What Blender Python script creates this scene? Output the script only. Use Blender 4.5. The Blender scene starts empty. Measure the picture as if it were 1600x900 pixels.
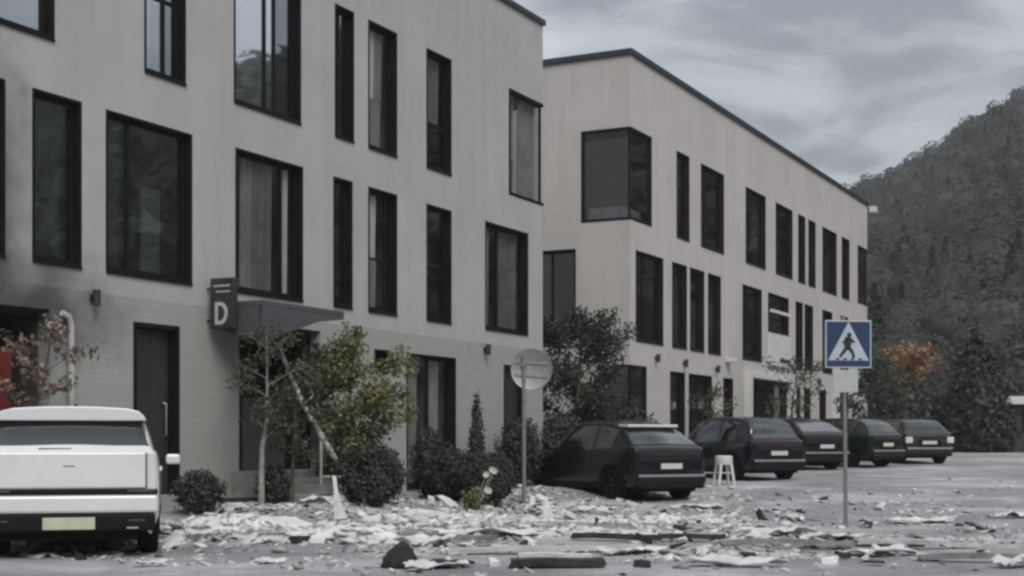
import bpy, bmesh, math, random
import numpy as np
from mathutils import Vector, Matrix
R = math.radians
random.seed(7)
rng = np.random.default_rng(11)
scene = bpy.context.scene
col = scene.collection

# ------------------------------------------------------------------ camera
CAM_Z = 1.27
cam_d = bpy.data.cameras.new('camera')
cam = bpy.data.objects.new('camera', cam_d)
col.objects.link(cam)
cam.location = (0, 0, CAM_Z)
cam.rotation_euler = (R(90), 0, 0)
cam_d.sensor_width = 36.0
cam_d.lens = 36.0 * 2230 / 1600
cam_d.shift_y = 0.15
cam_d.clip_start = 0.1
cam_d.clip_end = 3000
scene.camera = cam

# ------------------------------------------------------------------ world: overcast sky
SUN_EL, SUN_AZ = R(48), R(162)          # azimuth clockwise from +Y
world = bpy.data.worlds.new('World')
scene.world = world
world.use_nodes = True
wn, wl = world.node_tree.nodes, world.node_tree.links
wn.clear()
w_out = wn.new('ShaderNodeOutputWorld')
w_bg = wn.new('ShaderNodeBackground')
w_bg.inputs['Strength'].default_value = 0.1
sky = wn.new('ShaderNodeTexSky')
sky.sky_type = 'NISHITA'
sky.sun_disc = False
sky.sun_elevation = SUN_EL
sky.sun_rotation = SUN_AZ
sky.air_density = 1.5
sky.dust_density = 4.0
tc = wn.new('ShaderNodeTexCoord')
sep = wn.new('ShaderNodeSeparateXYZ')
wl.new(tc.outputs['Generated'], sep.inputs[0])


def wmath(op, a, b=None):
    n = wn.new('ShaderNodeMath')
    n.operation = op
    for k, val in enumerate((a, b)):
        if val is None:
            continue
        if isinstance(val, (int, float)):
            n.inputs[k].default_value = val
        else:
            wl.new(val, n.inputs[k])
    return n.outputs[0]


zc = wmath('ADD', wmath('MAXIMUM', sep.outputs['Z'], 0.0), 0.34)
comb = wn.new('ShaderNodeCombineXYZ')
wl.new(wmath('DIVIDE', sep.outputs['X'], zc), comb.inputs[0])
wl.new(wmath('DIVIDE', sep.outputs['Y'], zc), comb.inputs[1])
mp = wn.new('ShaderNodeMapping')
mp.inputs['Location'].default_value = (6.1, 7.7, 0.4)
mp.inputs['Rotation'].default_value = (0, 0, R(8))
mp.inputs['Scale'].default_value = (1.0, 1.3, 1)
wl.new(comb.outputs[0], mp.inputs[0])
cn = wn.new('ShaderNodeTexNoise')
cn.inputs['Scale'].default_value = 3.4
cn.inputs['Detail'].default_value = 7.0
cn.inputs['Roughness'].default_value = 0.52
cn.inputs['Distortion'].default_value = 0.35
wl.new(mp.outputs[0], cn.inputs['Vector'])
cr = wn.new('ShaderNodeValToRGB')
cr.color_ramp.interpolation = 'EASE'
el = cr.color_ramp.elements
el[0].position = 0.34
el[0].color = (0.120, 0.134, 0.150, 1)
el[1].position = 0.68
el[1].color = (0.40, 0.415, 0.43, 1)
e2 = el.new(0.50)
e2.color = (0.225, 0.243, 0.265, 1)
wl.new(cn.outputs['Fac'], cr.inputs['Fac'])
cs = wn.new('ShaderNodeMix')
cs.data_type = 'RGBA'
cs.blend_type = 'MULTIPLY'
cs.inputs['Factor'].default_value = 1.0
cs.inputs[7].default_value = (12.0, 12.0, 12.0, 1)
wl.new(cr.outputs['Color'], cs.inputs[6])
cm = wn.new('ShaderNodeMix')
cm.data_type = 'RGBA'
cm.inputs['Factor'].default_value = 0.93
wl.new(sky.outputs['Color'], cm.inputs[6])
wl.new(cs.outputs[2], cm.inputs[7])
wl.new(cm.outputs[2], w_bg.inputs['Color'])
wl.new(w_bg.outputs[0], w_out.inputs['Surface'])

sun_d = bpy.data.lights.new('sun', 'SUN')
sun_d.energy = 1.1
sun_d.angle = R(35)
sun_d.color = (1.0, 0.965, 0.93)
sun = bpy.data.objects.new('sun', sun_d)
col.objects.link(sun)
sun_dir = Vector((math.cos(SUN_EL) * math.sin(SUN_AZ), math.cos(SUN_EL) * math.cos(SUN_AZ), math.sin(SUN_EL)))
sun.rotation_euler = sun_dir.to_track_quat('Z', 'Y').to_euler()
sun.location = (0, 0, 60)

vs = scene.view_settings
vs.view_transform = 'Standard'
vs.look = 'None'
vs.exposure = 1.0
vs.gamma = 1.0
vs.use_curve_mapping = False
scene.render.engine = 'CYCLES'
cy = scene.cycles
cy.use_denoising = True
cy.filter_width = 2.7
cy.max_bounces = 6
cy.diffuse_bounces = 3
cy.glossy_bounces = 3
cy.transparent_max_bounces = 8
cy.volume_bounces = 0
cy.use_adaptive_sampling = True


# ------------------------------------------------------------------ materials
def new_mat(name):
    m = bpy.data.materials.new(name)
    m.use_nodes = True
    nt = m.node_tree
    b = nt.nodes['Principled BSDF']
    return m, nt, b


def mat(name, c, rough=0.6, var=0.0, scale=4.0, bump=0.0, bscale=40.0, metallic=0.0, coat=0.0,
        island=0.0, c2=None, detail=5.0, spec=0.5, coords='Object', trans=0.0):
    m, nt, b = new_mat(name)
    N, L = nt.nodes, nt.links
    b.inputs['Roughness'].default_value = rough
    b.inputs['Metallic'].default_value = metallic
    b.inputs['Coat Weight'].default_value = coat
    b.inputs['Specular IOR Level'].default_value = spec
    c = tuple(c) + (1,)
    b.inputs['Base Color'].default_value = c
    t = N.new('ShaderNodeTexCoord')
    if var > 0 or c2 is not None:
        n = N.new('ShaderNodeTexNoise')
        n.inputs['Scale'].default_value = scale
        n.inputs['Detail'].default_value = detail
        n.inputs['Roughness'].default_value = 0.6
        L.new(t.outputs[coords], n.inputs['Vector'])
        r = N.new('ShaderNodeValToRGB')
        r.color_ramp.elements[0].position = 0.33
        r.color_ramp.elements[1].position = 0.67
        if c2 is None:
            r.color_ramp.elements[0].color = tuple(v * (1 - var) for v in c[:3]) + (1,)
            r.color_ramp.elements[1].color = tuple(min(1, v * (1 + var)) for v in c[:3]) + (1,)
        else:
            r.color_ramp.elements[0].color = c
            r.color_ramp.elements[1].color = tuple(c2) + (1,)
        L.new(n.outputs['Fac'], r.inputs['Fac'])
        src = r.outputs['Color']
        if island > 0:
            g = N.new('ShaderNodeNewGeometry')
            mr = N.new('ShaderNodeMapRange')
            mr.inputs['To Min'].default_value = 1 - island
            mr.inputs['To Max'].default_value = 1 + island
            L.new(g.outputs['Random Per Island'], mr.inputs['Value'])
            hs = N.new('ShaderNodeHueSaturation')
            L.new(mr.outputs[0], hs.inputs['Value'])
            L.new(src, hs.inputs['Color'])
            src = hs.outputs['Color']
        L.new(src, b.inputs['Base Color'])
    if bump > 0:
        n2 = N.new('ShaderNodeTexNoise')
        n2.inputs['Scale'].default_value = bscale
        n2.inputs['Detail'].default_value = 4
        L.new(t.outputs[coords], n2.inputs['Vector'])
        bp = N.new('ShaderNodeBump')
        bp.inputs['Strength'].default_value = bump
        bp.inputs['Distance'].default_value = 0.02
        L.new(n2.outputs['Fac'], bp.inputs['Height'])
        L.new(bp.outputs[0], b.inputs['Normal'])
    if trans > 0:
        tr = N.new('ShaderNodeBsdfTranslucent')
        tr.inputs['Color'].default_value = c
        mx = N.new('ShaderNodeMixShader')
        mx.inputs[0].default_value = trans
        L.new(b.outputs[0], mx.inputs[1])
        L.new(tr.outputs[0], mx.inputs[2])
        L.new(mx.outputs[0], N['Material Output'].inputs['Surface'])
    return m


def wall_mat(name, ca, cb, soot=None, brick=None):
    """lime render: blotches, vertical rain streaks, fine trowel relief, soot stain"""
    m, nt, b = new_mat(name)
    N, L = nt.nodes, nt.links
    t = N.new('ShaderNodeTexCoord')
    n1 = N.new('ShaderNodeTexNoise')
    n1.inputs['Scale'].default_value = 0.55
    n1.inputs['Detail'].default_value = 6
    n1.inputs['Roughness'].default_value = 0.62
    L.new(t.outputs['Object'], n1.inputs['Vector'])
    r = N.new('ShaderNodeValToRGB')
    r.color_ramp.elements[0].position = 0.3
    r.color_ramp.elements[1].position = 0.7
    r.color_ramp.elements[0].color = tuple(ca) + (1,)
    r.color_ramp.elements[1].color = tuple(cb) + (1,)
    L.new(n1.outputs['Fac'], r.inputs['Fac'])
    mp2 = N.new('ShaderNodeMapping')
    mp2.inputs['Scale'].default_value = (3.2, 3.2, 0.22)
    L.new(t.outputs['Object'], mp2.inputs[0])
    n2 = N.new('ShaderNodeTexNoise')
    n2.inputs['Scale'].default_value = 1.0
    n2.inputs['Detail'].default_value = 4
    L.new(mp2.outputs[0], n2.inputs['Vector'])
    r2 = N.new('ShaderNodeValToRGB')
    r2.color_ramp.elements[0].position = 0.32
    r2.color_ramp.elements[0].color = (0.93, 0.93, 0.925, 1)
    r2.color_ramp.elements[1].position = 0.55
    r2.color_ramp.elements[1].color = (1, 1, 1, 1)
    L.new(n2.outputs['Fac'], r2.inputs['Fac'])
    mx = N.new('ShaderNodeMix')
    mx.data_type = 'RGBA'
    mx.blend_type = 'MULTIPLY'
    mx.inputs['Factor'].default_value = 1
    L.new(r.outputs[0], mx.inputs[6])
    L.new(r2.outputs[0], mx.inputs[7])
    src = mx.outputs[2]
    if brick is not None:
        # ground floor faced with thin brick slips
        sp = N.new('ShaderNodeSeparateXYZ')
        L.new(t.outputs['Object'], sp.inputs[0])
        cb_ = N.new('ShaderNodeCombineXYZ')
        L.new(sp.outputs['X'], cb_.inputs[0])
        L.new(sp.outputs['Z'], cb_.inputs[1])
        bt = N.new('ShaderNodeTexBrick')
        bt.inputs['Scale'].default_value = 1.0
        bt.inputs['Brick Width'].default_value = 0.25
        bt.inputs['Row Height'].default_value = 0.075
        bt.inputs['Mortar Size'].default_value = 0.008
        bt.inputs['Color1'].default_value = (0.352, 0.356, 0.336, 1)
        bt.inputs['Color2'].default_value = (0.33, 0.333, 0.316, 1)
        bt.inputs['Mortar'].default_value = (0.31, 0.311, 0.297, 1)
        L.new(cb_.outputs[0], bt.inputs['Vector'])
        lt = N.new('ShaderNodeMath')
        lt.operation = 'LESS_THAN'
        lt.inputs[1].default_value = brick
        L.new(sp.outputs['Z'], lt.inputs[0])
        mb_ = N.new('ShaderNodeMix')
        mb_.data_type = 'RGBA'
        L.new(lt.outputs[0], mb_.inputs['Factor'])
        L.new(src, mb_.inputs[6])
        L.new(bt.outputs['Color'], mb_.inputs[7])
        src = mb_.outputs[2]
    if soot:
        for (sx, sz, rx, rz, amt) in soot:
            mp3 = N.new('ShaderNodeMapping')
            mp3.inputs['Location'].default_value = (-sx / rx, 0, -sz / rz)
            mp3.inputs['Scale'].default_value = (1 / rx, 0, 1 / rz)
            L.new(t.outputs['Object'], mp3.inputs[0])
            ln = N.new('ShaderNodeVectorMath')
            ln.operation = 'LENGTH'
            L.new(mp3.outputs[0], ln.inputs[0])
            n3 = N.new('ShaderNodeTexNoise')
            n3.inputs['Scale'].default_value = 1.7
            n3.inputs['Detail'].default_value = 5
            L.new(t.outputs['Object'], n3.inputs['Vector'])
            ma = N.new('ShaderNodeMath')
            ma.operation = 'MULTIPLY_ADD'
            ma.inputs[1].default_value = 0.9
            L.new(n3.outputs['Fac'], ma.inputs[0])
            L.new(ln.outputs['Value'], ma.inputs[2])
            mr = N.new('ShaderNodeMapRange')
            mr.interpolation_type = 'SMOOTHSTEP'
            mr.inputs['From Min'].default_value = 0.45
            mr.inputs['From Max'].default_value = 1.45
            mr.inputs['To Min'].default_value = amt
            mr.inputs['To Max'].default_value = 0
            L.new(ma.outputs[0], mr.inputs['Value'])
            m4 = N.new('ShaderNodeMix')
            m4.data_type = 'RGBA'
            L.new(mr.outputs[0], m4.inputs['Factor'])
            L.new(src, m4.inputs[6])
            m4.inputs[7].default_value = (0.05, 0.05, 0.052, 1)
            src = m4.outputs[2]
    L.new(src, b.inputs['Base Color'])
    b.inputs['Roughness'].default_value = 0.9
    b.inputs['Specular IOR Level'].default_value = 0.2
    n5 = N.new('ShaderNodeTexNoise')
    n5.inputs['Scale'].default_value = 22
    n5.inputs['Detail'].default_value = 6
    L.new(t.outputs['Object'], n5.inputs['Vector'])
    bp = N.new('ShaderNodeBump')
    bp.inputs['Strength'].default_value = 0.35
    bp.inputs['Distance'].default_value = 0.01
    L.new(n5.outputs['Fac'], bp.inputs['Height'])
    L.new(bp.outputs[0], b.inputs['Normal'])
    return m


def glass_mat(name, refl, tint=(0.72, 0.75, 0.76), rough=0.02):
    """coated pane: part mirror, part clear"""
    m, nt, b = new_mat(name)
    N, L = nt.nodes, nt.links
    N.remove(b)
    tr = N.new('ShaderNodeBsdfTransparent')
    tr.inputs[0].default_value = tuple(tint) + (1,)
    gl = N.new('ShaderNodeBsdfGlossy')
    gl.inputs['Roughness'].default_value = rough
    gl.inputs['Color'].default_value = (0.92, 0.95, 0.97, 1)
    t = N.new('ShaderNodeTexCoord')
    n = N.new('ShaderNodeTexNoise')
    n.inputs['Scale'].default_value = 0.9
    n.inputs['Detail'].default_value = 1
    L.new(t.outputs['Object'], n.inputs['Vector'])
    bp = N.new('ShaderNodeBump')
    bp.inputs['Strength'].default_value = 0.04
    bp.inputs['Distance'].default_value = 0.02
    L.new(n.outputs['Fac'], bp.inputs['Height'])
    L.new(bp.outputs[0], gl.inputs['Normal'])
    mx = N.new('ShaderNodeMixShader')
    mx.inputs[0].default_value = refl
    L.new(tr.outputs[0], mx.inputs[1])
    L.new(gl.outputs[0], mx.inputs[2])
    L.new(mx.outputs[0], N['Material Output'].inputs['Surface'])
    return m


M = {}
M['wall1'] = wall_mat('render_grey', (0.385, 0.374, 0.366), (0.455, 0.443, 0.434),
                      soot=[(-17.3, 4.3, 2.3, 2.7, 0.85), (-16.0, 3.1, 2.4, 1.1, 0.88), (-17.6, 5.5, 1.6, 2.6, 0.6)], brick=3.42)
M['wall2'] = wall_mat('render_warm', (0.47, 0.44, 0.425), (0.54, 0.51, 0.493))
M['plinth'] = mat('plinth_render', (0.33, 0.335, 0.325), 0.92, c2=(0.40, 0.405, 0.395), scale=3.0, bump=0.5, bscale=14)
M['coping'] = mat('coping_metal', (0.035, 0.045, 0.055), 0.45, var=0.25, scale=2, metallic=0.3)
M['frame'] = mat('dark_frame', (0.007, 0.007, 0.008), 0.6, var=0.3, scale=3, spec=0.2)
M['frame_brown'] = mat('brown_frame', (0.013, 0.010, 0.009), 0.6, var=0.3, scale=3, spec=0.2)
M['glass'] = glass_mat('pane_glass', 0.26)
M['glass_sky'] = glass_mat('coated_pane_glass', 0.78)
M['glass_mid'] = glass_mat('half_coated_pane_glass', 0.42)
M['glass_clear'] = glass_mat('clear_pane_glass', 0.13, tint=(0.95, 0.96, 0.96))
M['curtain_white'] = mat('white_curtain_cloth', (0.72, 0.72, 0.70), 0.9, var=0.08, scale=3, trans=0.2)
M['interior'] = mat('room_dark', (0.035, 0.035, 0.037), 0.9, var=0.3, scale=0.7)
M['curtain'] = mat('curtain_cloth', (0.34, 0.33, 0.31), 0.9, var=0.15, scale=3, trans=0.3)
M['curtain_dark'] = mat('curtain_dark_cloth', (0.13, 0.13, 0.13), 0.9, var=0.2, scale=3)
M['curtain_brown'] = mat('curtain_brown_cloth', (0.09, 0.065, 0.055), 0.9, var=0.2, scale=3)
M['white_paint'] = mat('white_paint', (0.62, 0.62, 0.61), 0.5, var=0.06, scale=3, bump=0.1)
M['light_grey'] = mat('light_grey_metal', (0.42, 0.43, 0.43), 0.5, var=0.12, scale=5)
M['mid_grey'] = mat('mid_grey_board', (0.07, 0.073, 0.080), 0.6, var=0.15, scale=3)
M['dark_grey'] = mat('dark_grey_metal', (0.03, 0.032, 0.034), 0.5, var=0.2, scale=4)
M['glow_red'] = mat('red_glow_paint', (0.13, 0.013, 0.010), 0.85, var=0.3, scale=2)  # orange-red glow put into the surface colour
M['concrete'] = mat('concrete', (0.24, 0.24, 0.235), 0.9, var=0.25, scale=5, bump=0.4, bscale=30)
M['step'] = mat('stone_step', (0.21, 0.205, 0.195), 0.85, var=0.25, scale=4, bump=0.3, bscale=25)
M['bark'] = mat('bark', (0.075, 0.062, 0.05), 0.95, var=0.4, scale=14, bump=0.8, bscale=40)
M['bark_pale'] = mat('bark_pale', (0.27, 0.26, 0.235), 0.9, var=0.3, scale=12, bump=0.5, bscale=40)
M['birch'] = mat('birch_bark', (0.48, 0.47, 0.44), 0.85, c2=(0.05, 0.045, 0.04), scale=7, detail=3)
M['leaf_yellow'] = mat('leaf_yellow_green', (0.10, 0.11, 0.045), 0.65, c2=(0.25, 0.24, 0.115), scale=1.3, island=0.55, trans=0.3)
M['leaf_olive'] = mat('leaf_olive', (0.065, 0.066, 0.042), 0.7, c2=(0.115, 0.105, 0.065), scale=1.5, island=0.5, trans=0.25)
M['leaf_dark'] = mat('leaf_dark', (0.022, 0.030, 0.022), 0.7, c2=(0.044, 0.055, 0.036), scale=1.8, island=0.5, trans=0.1)
M['leaf_mid'] = mat('leaf_mid', (0.030, 0.040, 0.028), 0.7, c2=(0.062, 0.072, 0.045), scale=1.6, island=0.5, trans=0.15)
M['leaf_orange'] = mat('leaf_orange', (0.30, 0.17, 0.09), 0.7, c2=(0.42, 0.30, 0.19), scale=1.0, island=0.4, trans=0.3)
M['leaf_pink'] = mat('leaf_pink', (0.10, 0.075, 0.055), 0.7, c2=(0.42, 0.33, 0.27), scale=6.0, island=0.5, trans=0.3)
M['forest'] = mat('haze_lightened_leaves', (0.100, 0.108, 0.098), 0.95, c2=(0.170, 0.165, 0.146), scale=0.035, island=0.12, detail=3, trans=0.5, spec=0.1)  # leaf colours lightened to paint in part of the distance haze
M['hill'] = mat('hill_soil', (0.06, 0.066, 0.058), 0.95, c2=(0.11, 0.11, 0.092), scale=0.05)
M['flower'] = mat('petal_white', (0.62, 0.63, 0.56), 0.7, var=0.1, scale=9, trans=0.2)
M['soil'] = mat('soil', (0.06, 0.055, 0.05), 0.95, var=0.4, scale=6, bump=0.8, bscale=18)
M['rubble_white'] = mat('plaster_rubble', (0.50, 0.505, 0.505), 0.9, c2=(0.72, 0.725, 0.725), scale=5, bump=0.6, bscale=25, island=0.22)
M['rubble_grey'] = mat('concrete_rubble', (0.26, 0.265, 0.27), 0.92, c2=(0.48, 0.485, 0.485), scale=4, bump=0.6, bscale=25, island=0.3)
M['rubble_dark'] = mat('charred_rubble', (0.010, 0.010, 0.011), 0.9, c2=(0.038, 0.038, 0.040), scale=7, bump=0.6, bscale=30, island=0.4)
M['foil'] = mat('insulation_sheet', (0.46, 0.47, 0.47), 0.7, c2=(0.70, 0.71, 0.71), scale=6, bump=0.6, bscale=18)
M['wood'] = mat('splintered_wood', (0.13, 0.125, 0.115), 0.85, c2=(0.27, 0.262, 0.248), scale=9, bump=0.5, bscale=50)
M['wood_pale'] = mat('pale_board', (0.40, 0.39, 0.37), 0.8, c2=(0.52, 0.51, 0.49), scale=6, bump=0.3, bscale=40)
M['tyre'] = mat('tyre_rubber', (0.010, 0.010, 0.011), 0.9, spec=0.15, var=0.3, scale=12, bump=0.3, bscale=60)
M['rim'] = mat('alloy_rim', (0.22, 0.22, 0.23), 0.35, var=0.1, scale=8, metallic=0.8)
M['rim_dark'] = mat('dark_rim', (0.03, 0.03, 0.032), 0.4, var=0.1, scale=8, metallic=0.6)
M['car_white'] = mat('white_car_paint', (0.70, 0.71, 0.72), 0.22, c2=(0.62, 0.63, 0.63), scale=1.4, coat=0.6)
M['car_black'] = mat('black_car_paint', (0.005, 0.006, 0.007), 0.2, c2=(0.009, 0.010, 0.012), scale=2.2, coat=0.2, spec=0.3)
M['car_navy'] = mat('navy_car_paint', (0.004, 0.005, 0.009), 0.2, c2=(0.008, 0.010, 0.016), scale=2.2, coat=0.2, spec=0.3)
M['car_green'] = mat('dark_green_car_paint', (0.006, 0.011, 0.009), 0.2, c2=(0.010, 0.015, 0.013), scale=2.2, coat=0.2, spec=0.3)
M['car_grey'] = mat('grey_green_car_paint', (0.014, 0.019, 0.018), 0.25, c2=(0.022, 0.028, 0.026), scale=2.2, coat=0.3)
M['car_trim'] = mat('black_plastic_trim', (0.009, 0.009, 0.010), 0.7, var=0.25, scale=8, spec=0.15)
M['car_glass'] = mat('tinted_car_glass', (0.010, 0.012, 0.014), 0.06, var=0.3, scale=1.0, spec=0.9, coat=1.0)
M['lamp_red'] = mat('red_lamp_glass', (0.035, 0.006, 0.006), 0.25, var=0.2, scale=8, coat=0.3)
M['lamp_clear'] = mat('clear_lamp_glass', (0.62, 0.64, 0.64), 0.2, var=0.1, scale=8, coat=0.5)
M['chrome'] = mat('satin_chrome', (0.45, 0.45, 0.46), 0.3, var=0.08, scale=8, metallic=0.7)
M['plate'] = mat('plate_white', (0.55, 0.55, 0.50), 0.4, var=0.1, scale=10)
M['plate_yellow'] = mat('plate_pale_yellow', (0.50, 0.49, 0.38), 0.4, var=0.1, scale=10)
M['sign_blue'] = mat('sign_blue', (0.012, 0.036, 0.092), 0.45, var=0.12, scale=5)
M['sign_white'] = mat('sign_white', (0.40, 0.45, 0.50), 0.45, var=0.1, scale=7)
M['sign_black'] = mat('sign_black', (0.02, 0.028, 0.04), 0.4, var=0.1, scale=7)
M['galv'] = mat('galvanised_steel', (0.24, 0.245, 0.25), 0.5, var=0.15, scale=9, metallic=0.5)


def ground_mat():
    m, nt, b = new_mat('dusty_asphalt')
    N, L = nt.nodes, nt.links
    t = N.new('ShaderNodeTexCoord')
    n1 = N.new('ShaderNodeTexNoise')      # dust drifts
    n1.inputs['Scale'].default_value = 0.42
    n1.inputs['Detail'].default_value = 8
    n1.inputs['Roughness'].default_value = 0.66
    n1.inputs['Distortion'].default_value = 0.6
    L.new(t.outputs['Object'], n1.inputs['Vector'])
    r = N.new('ShaderNodeValToRGB')
    e = r.color_ramp.elements
    e[0].position = 0.34
    e[0].color = (0.20, 0.203, 0.216, 1)
    e[1].position = 0.68
    e[1].color = (0.55, 0.555, 0.56, 1)
    e3 = e.new(0.52)
    e3.color = (0.32, 0.324, 0.337, 1)
    L.new(n1.outputs['Fac'], r.inputs['Fac'])
    n2 = N.new('ShaderNodeTexNoise')      # grit
    n2.inputs['Scale'].default_value = 26
    n2.inputs['Detail'].default_value = 6
    n2.inputs['Roughness'].default_value = 0.7
    L.new(t.outputs['Object'], n2.inputs['Vector'])
    r2 = N.new('ShaderNodeValToRGB')
    r2.color_ramp.elements[0].position = 0.35
    r2.color_ramp.elements[0].color = (0.66, 0.66, 0.67, 1)
    r2.color_ramp.elements[1].position = 0.62
    r2.color_ramp.elements[1].color = (1.12, 1.12, 1.12, 1)
    L.new(n2.outputs['Fac'], r2.inputs['Fac'])
    mx = N.new('ShaderNodeMix')
    mx.data_type = 'RGBA'
    mx.blend_type = 'MULTIPLY'
    mx.inputs['Factor'].default_value = 1
    L.new(r.outputs[0], mx.inputs[6])
    L.new(r2.outputs[0], mx.inputs[7])
    L.new(mx.outputs[2], b.inputs['Base Color'])
    b.inputs['Roughness'].default_value = 0.85
    bp = N.new('ShaderNodeBump')
    bp.inputs['Strength'].default_value = 0.5
    bp.inputs['Distance'].default_value = 0.015
    L.new(n2.outputs['Fac'], bp.inputs['Height'])
    L.new(bp.outputs[0], b.inputs['Normal'])
    return m


M['ground'] = ground_mat()


# ------------------------------------------------------------------ mesh helpers
class MB:
    def __init__(s):
        s.v, s.f = [], []

    def add(s, vs_, fs_):
        o = len(s.v)
        s.v += [tuple(p) for p in vs_]
        s.f += [tuple(i + o for i in f) for f in fs_]
        return s

    def box(s, x0, x1, y0, y1, z0, z1, mtx=None):
        p = [(x0, y0, z0), (x1, y0, z0), (x1, y1, z0), (x0, y1, z0), (x0, y0, z1), (x1, y0, z1), (x1, y1, z1), (x0, y1, z1)]
        if mtx is not None:
            p = [mtx @ Vector(q) for q in p]
        return s.add(p, [(0, 3, 2, 1), (4, 5, 6, 7), (0, 1, 5, 4), (1, 2, 6, 5), (2, 3, 7, 6), (3, 0, 4, 7)])

    def quad(s, a, b, c, d):
        return s.add([a, b, c, d], [(0, 1, 2, 3)])

    def prism(s, pts, lo, hi, axis='y'):
        """closed outline pts (a,b) extruded along axis"""
        n = len(pts)
        def P(a, b, h):
            return {'y': (a, h, b), 'x': (h, a, b), 'z': (a, b, h)}[axis]
        vs_ = [P(a, b, lo) for a, b in pts] + [P(a, b, hi) for a, b in pts]
        fs_ = [tuple(range(n)), tuple(range(2 * n - 1, n - 1, -1))]
        for i in range(n):
            j = (i + 1) % n
            fs_.append((i, i + n, j + n, j))
        return s.add(vs_, fs_)

    def tube(s, pts, rad, n=8, cap=True):
        pts = [Vector(p) for p in pts]
        if isinstance(rad, (int, float)):
            rad = [rad] * len(pts)
        o = len(s.v)
        ref = Vector((0.31, 0.17, 0.94)).normalized()
        for i, p in enumerate(pts):
            t = (pts[min(i + 1, len(pts) - 1)] - pts[max(i - 1, 0)]).normalized()
            a = t.cross(ref)
            if a.length < 0.05:
                a = t.cross(Vector((1, 0, 0)))
            a.normalize()
            b = t.cross(a)
            for k in range(n):
                th = 2 * math.pi * k / n
                s.v.append(tuple(p + (a * math.cos(th) + b * math.sin(th)) * rad[i]))
        for i in range(len(pts) - 1):
            for k in range(n):
                k2 = (k + 1) % n
                s.f.append((o + i * n + k, o + i * n + k2, o + (i + 1) * n + k2, o + (i + 1) * n + k))
        if cap:
            s.f.append(tuple(o + k for k in range(n - 1, -1, -1)))
            s.f.append(tuple(o + (len(pts) - 1) * n + k for k in range(n)))
        return s

    def lathe(s, prof, n=24, axis='z', loc=(0, 0, 0)):
        """prof: list of (radius, height)"""
        o = len(s.v)
        for (r_, h) in prof:
            for k in range(n):
                th = 2 * math.pi * k / n
                c_, s_ = r_ * math.cos(th), r_ * math.sin(th)
                p = {'z': (c_, s_, h), 'y': (c_, h, s_), 'x': (h, c_, s_)}[axis]
                s.v.append((p[0] + loc[0], p[1] + loc[1], p[2] + loc[2]))
        for i in range(len(prof) - 1):
            for k in range(n):
                k2 = (k + 1) % n
                s.f.append((o + i * n + k, o + i * n + k2, o + (i + 1) * n + k2, o + (i + 1) * n + k))
        return s

    def mesh(s, name, smooth=None):
        me = bpy.data.meshes.new(name)
        me.from_pydata(s.v, [], s.f)
        me.update()
        if smooth is not None:
            me.polygons.foreach_set('use_smooth', [True] * len(me.polygons))
            me.set_sharp_from_angle(angle=R(smooth))
        return me

    def build(s, name, material, parent=None, smooth=None, bevel=0.0):
        o = bpy.data.objects.new(name, s.mesh(name, smooth))
        if material:
            o.data.materials.append(material if not isinstance(material, str) else M[material])
        link(o, parent)
        if bevel:
            b = o.modifiers.new('bevel', 'BEVEL')
            b.width = bevel
            b.segments = 2
            b.limit_method = 'ANGLE'
        return o


def link(o, parent=None):
    col.objects.link(o)
    if parent is not None:
        o.parent = parent
    return o


def np_obj(name, verts, quads, material, parent=None, smooth=False):
    me = bpy.data.meshes.new(name)
    nv, nq = len(verts), len(quads)
    k = quads.shape[1]
    me.vertices.add(nv)
    me.vertices.foreach_set('co', np.asarray(verts, np.float32).ravel())
    me.loops.add(nq * k)
    me.loops.foreach_set('vertex_index', np.asarray(quads, np.int32).ravel())
    me.polygons.add(nq)
    me.polygons.foreach_set('loop_start', np.arange(0, nq * k, k, dtype=np.int32))
    me.polygons.foreach_set('loop_total', np.full(nq, k, np.int32))
    me.update(calc_edges=True)
    me.validate()
    if smooth:
        me.polygons.foreach_set('use_smooth', [True] * nq)
    me.materials.append(M[material] if isinstance(material, str) else material)
    o = bpy.data.objects.new(name, me)
    return link(o, parent)


def tag(o, label=None, cat=None, group=None, kind=None):
    if label:
        o['label'] = label
    if cat:
        o['category'] = cat
    if group:
        o['group'] = group
    if kind:
        o['kind'] = kind
    return o


def empty(name, loc, rz=0.0):
    o = bpy.data.objects.new(name, None)
    o.location = loc
    o.rotation_euler = (0, 0, rz)
    o.empty_display_size = 0.3
    return link(o)


# ------------------------------------------------------------------ site frame
# u runs along the street front, v out from the front towards the road
D0, D1 = 0.452, 0.892
CX, CY = 0.727, 33.8
FRONT_ROT = math.atan2(D1, D0)


def site(u, v):
    return CX + u * D0 + v * D1, CY + u * D1 - v * D0


def uv_of(x, y):
    dx, dy = x - CX, y - CY
    return dx * D0 + dy * D1, dx * D1 - dy * D0


def sstep(t):
    t = np.clip(t, 0, 1)
    return t * t * (3 - 2 * t)


def gz(x, y):
    """height of the ground"""
    x = np.asarray(x, float)
    y = np.asarray(y, float)
    b = 0.0255 * np.log1p(np.exp(np.clip((y - 26.5) / 1.2, -30, 30))) * 1.2
    b = np.minimum(b, 0.8)
    u = (x - CX) * D0 + (y - CY) * D1
    v = (x - CX) * D1 - (y - CY) * D0
    amp = 0.18 + 0.08 * sstep((-u - 8.0) / 3.0)
    inb = sstep((-u + 0.2) / 1.2) * sstep((u + 15.0) / 2.0)
    rise = amp * sstep((4.0 - v) / 2.3) * inb
    return b + rise


def gzf(x, y):
    return float(gz(x, y))


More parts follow.
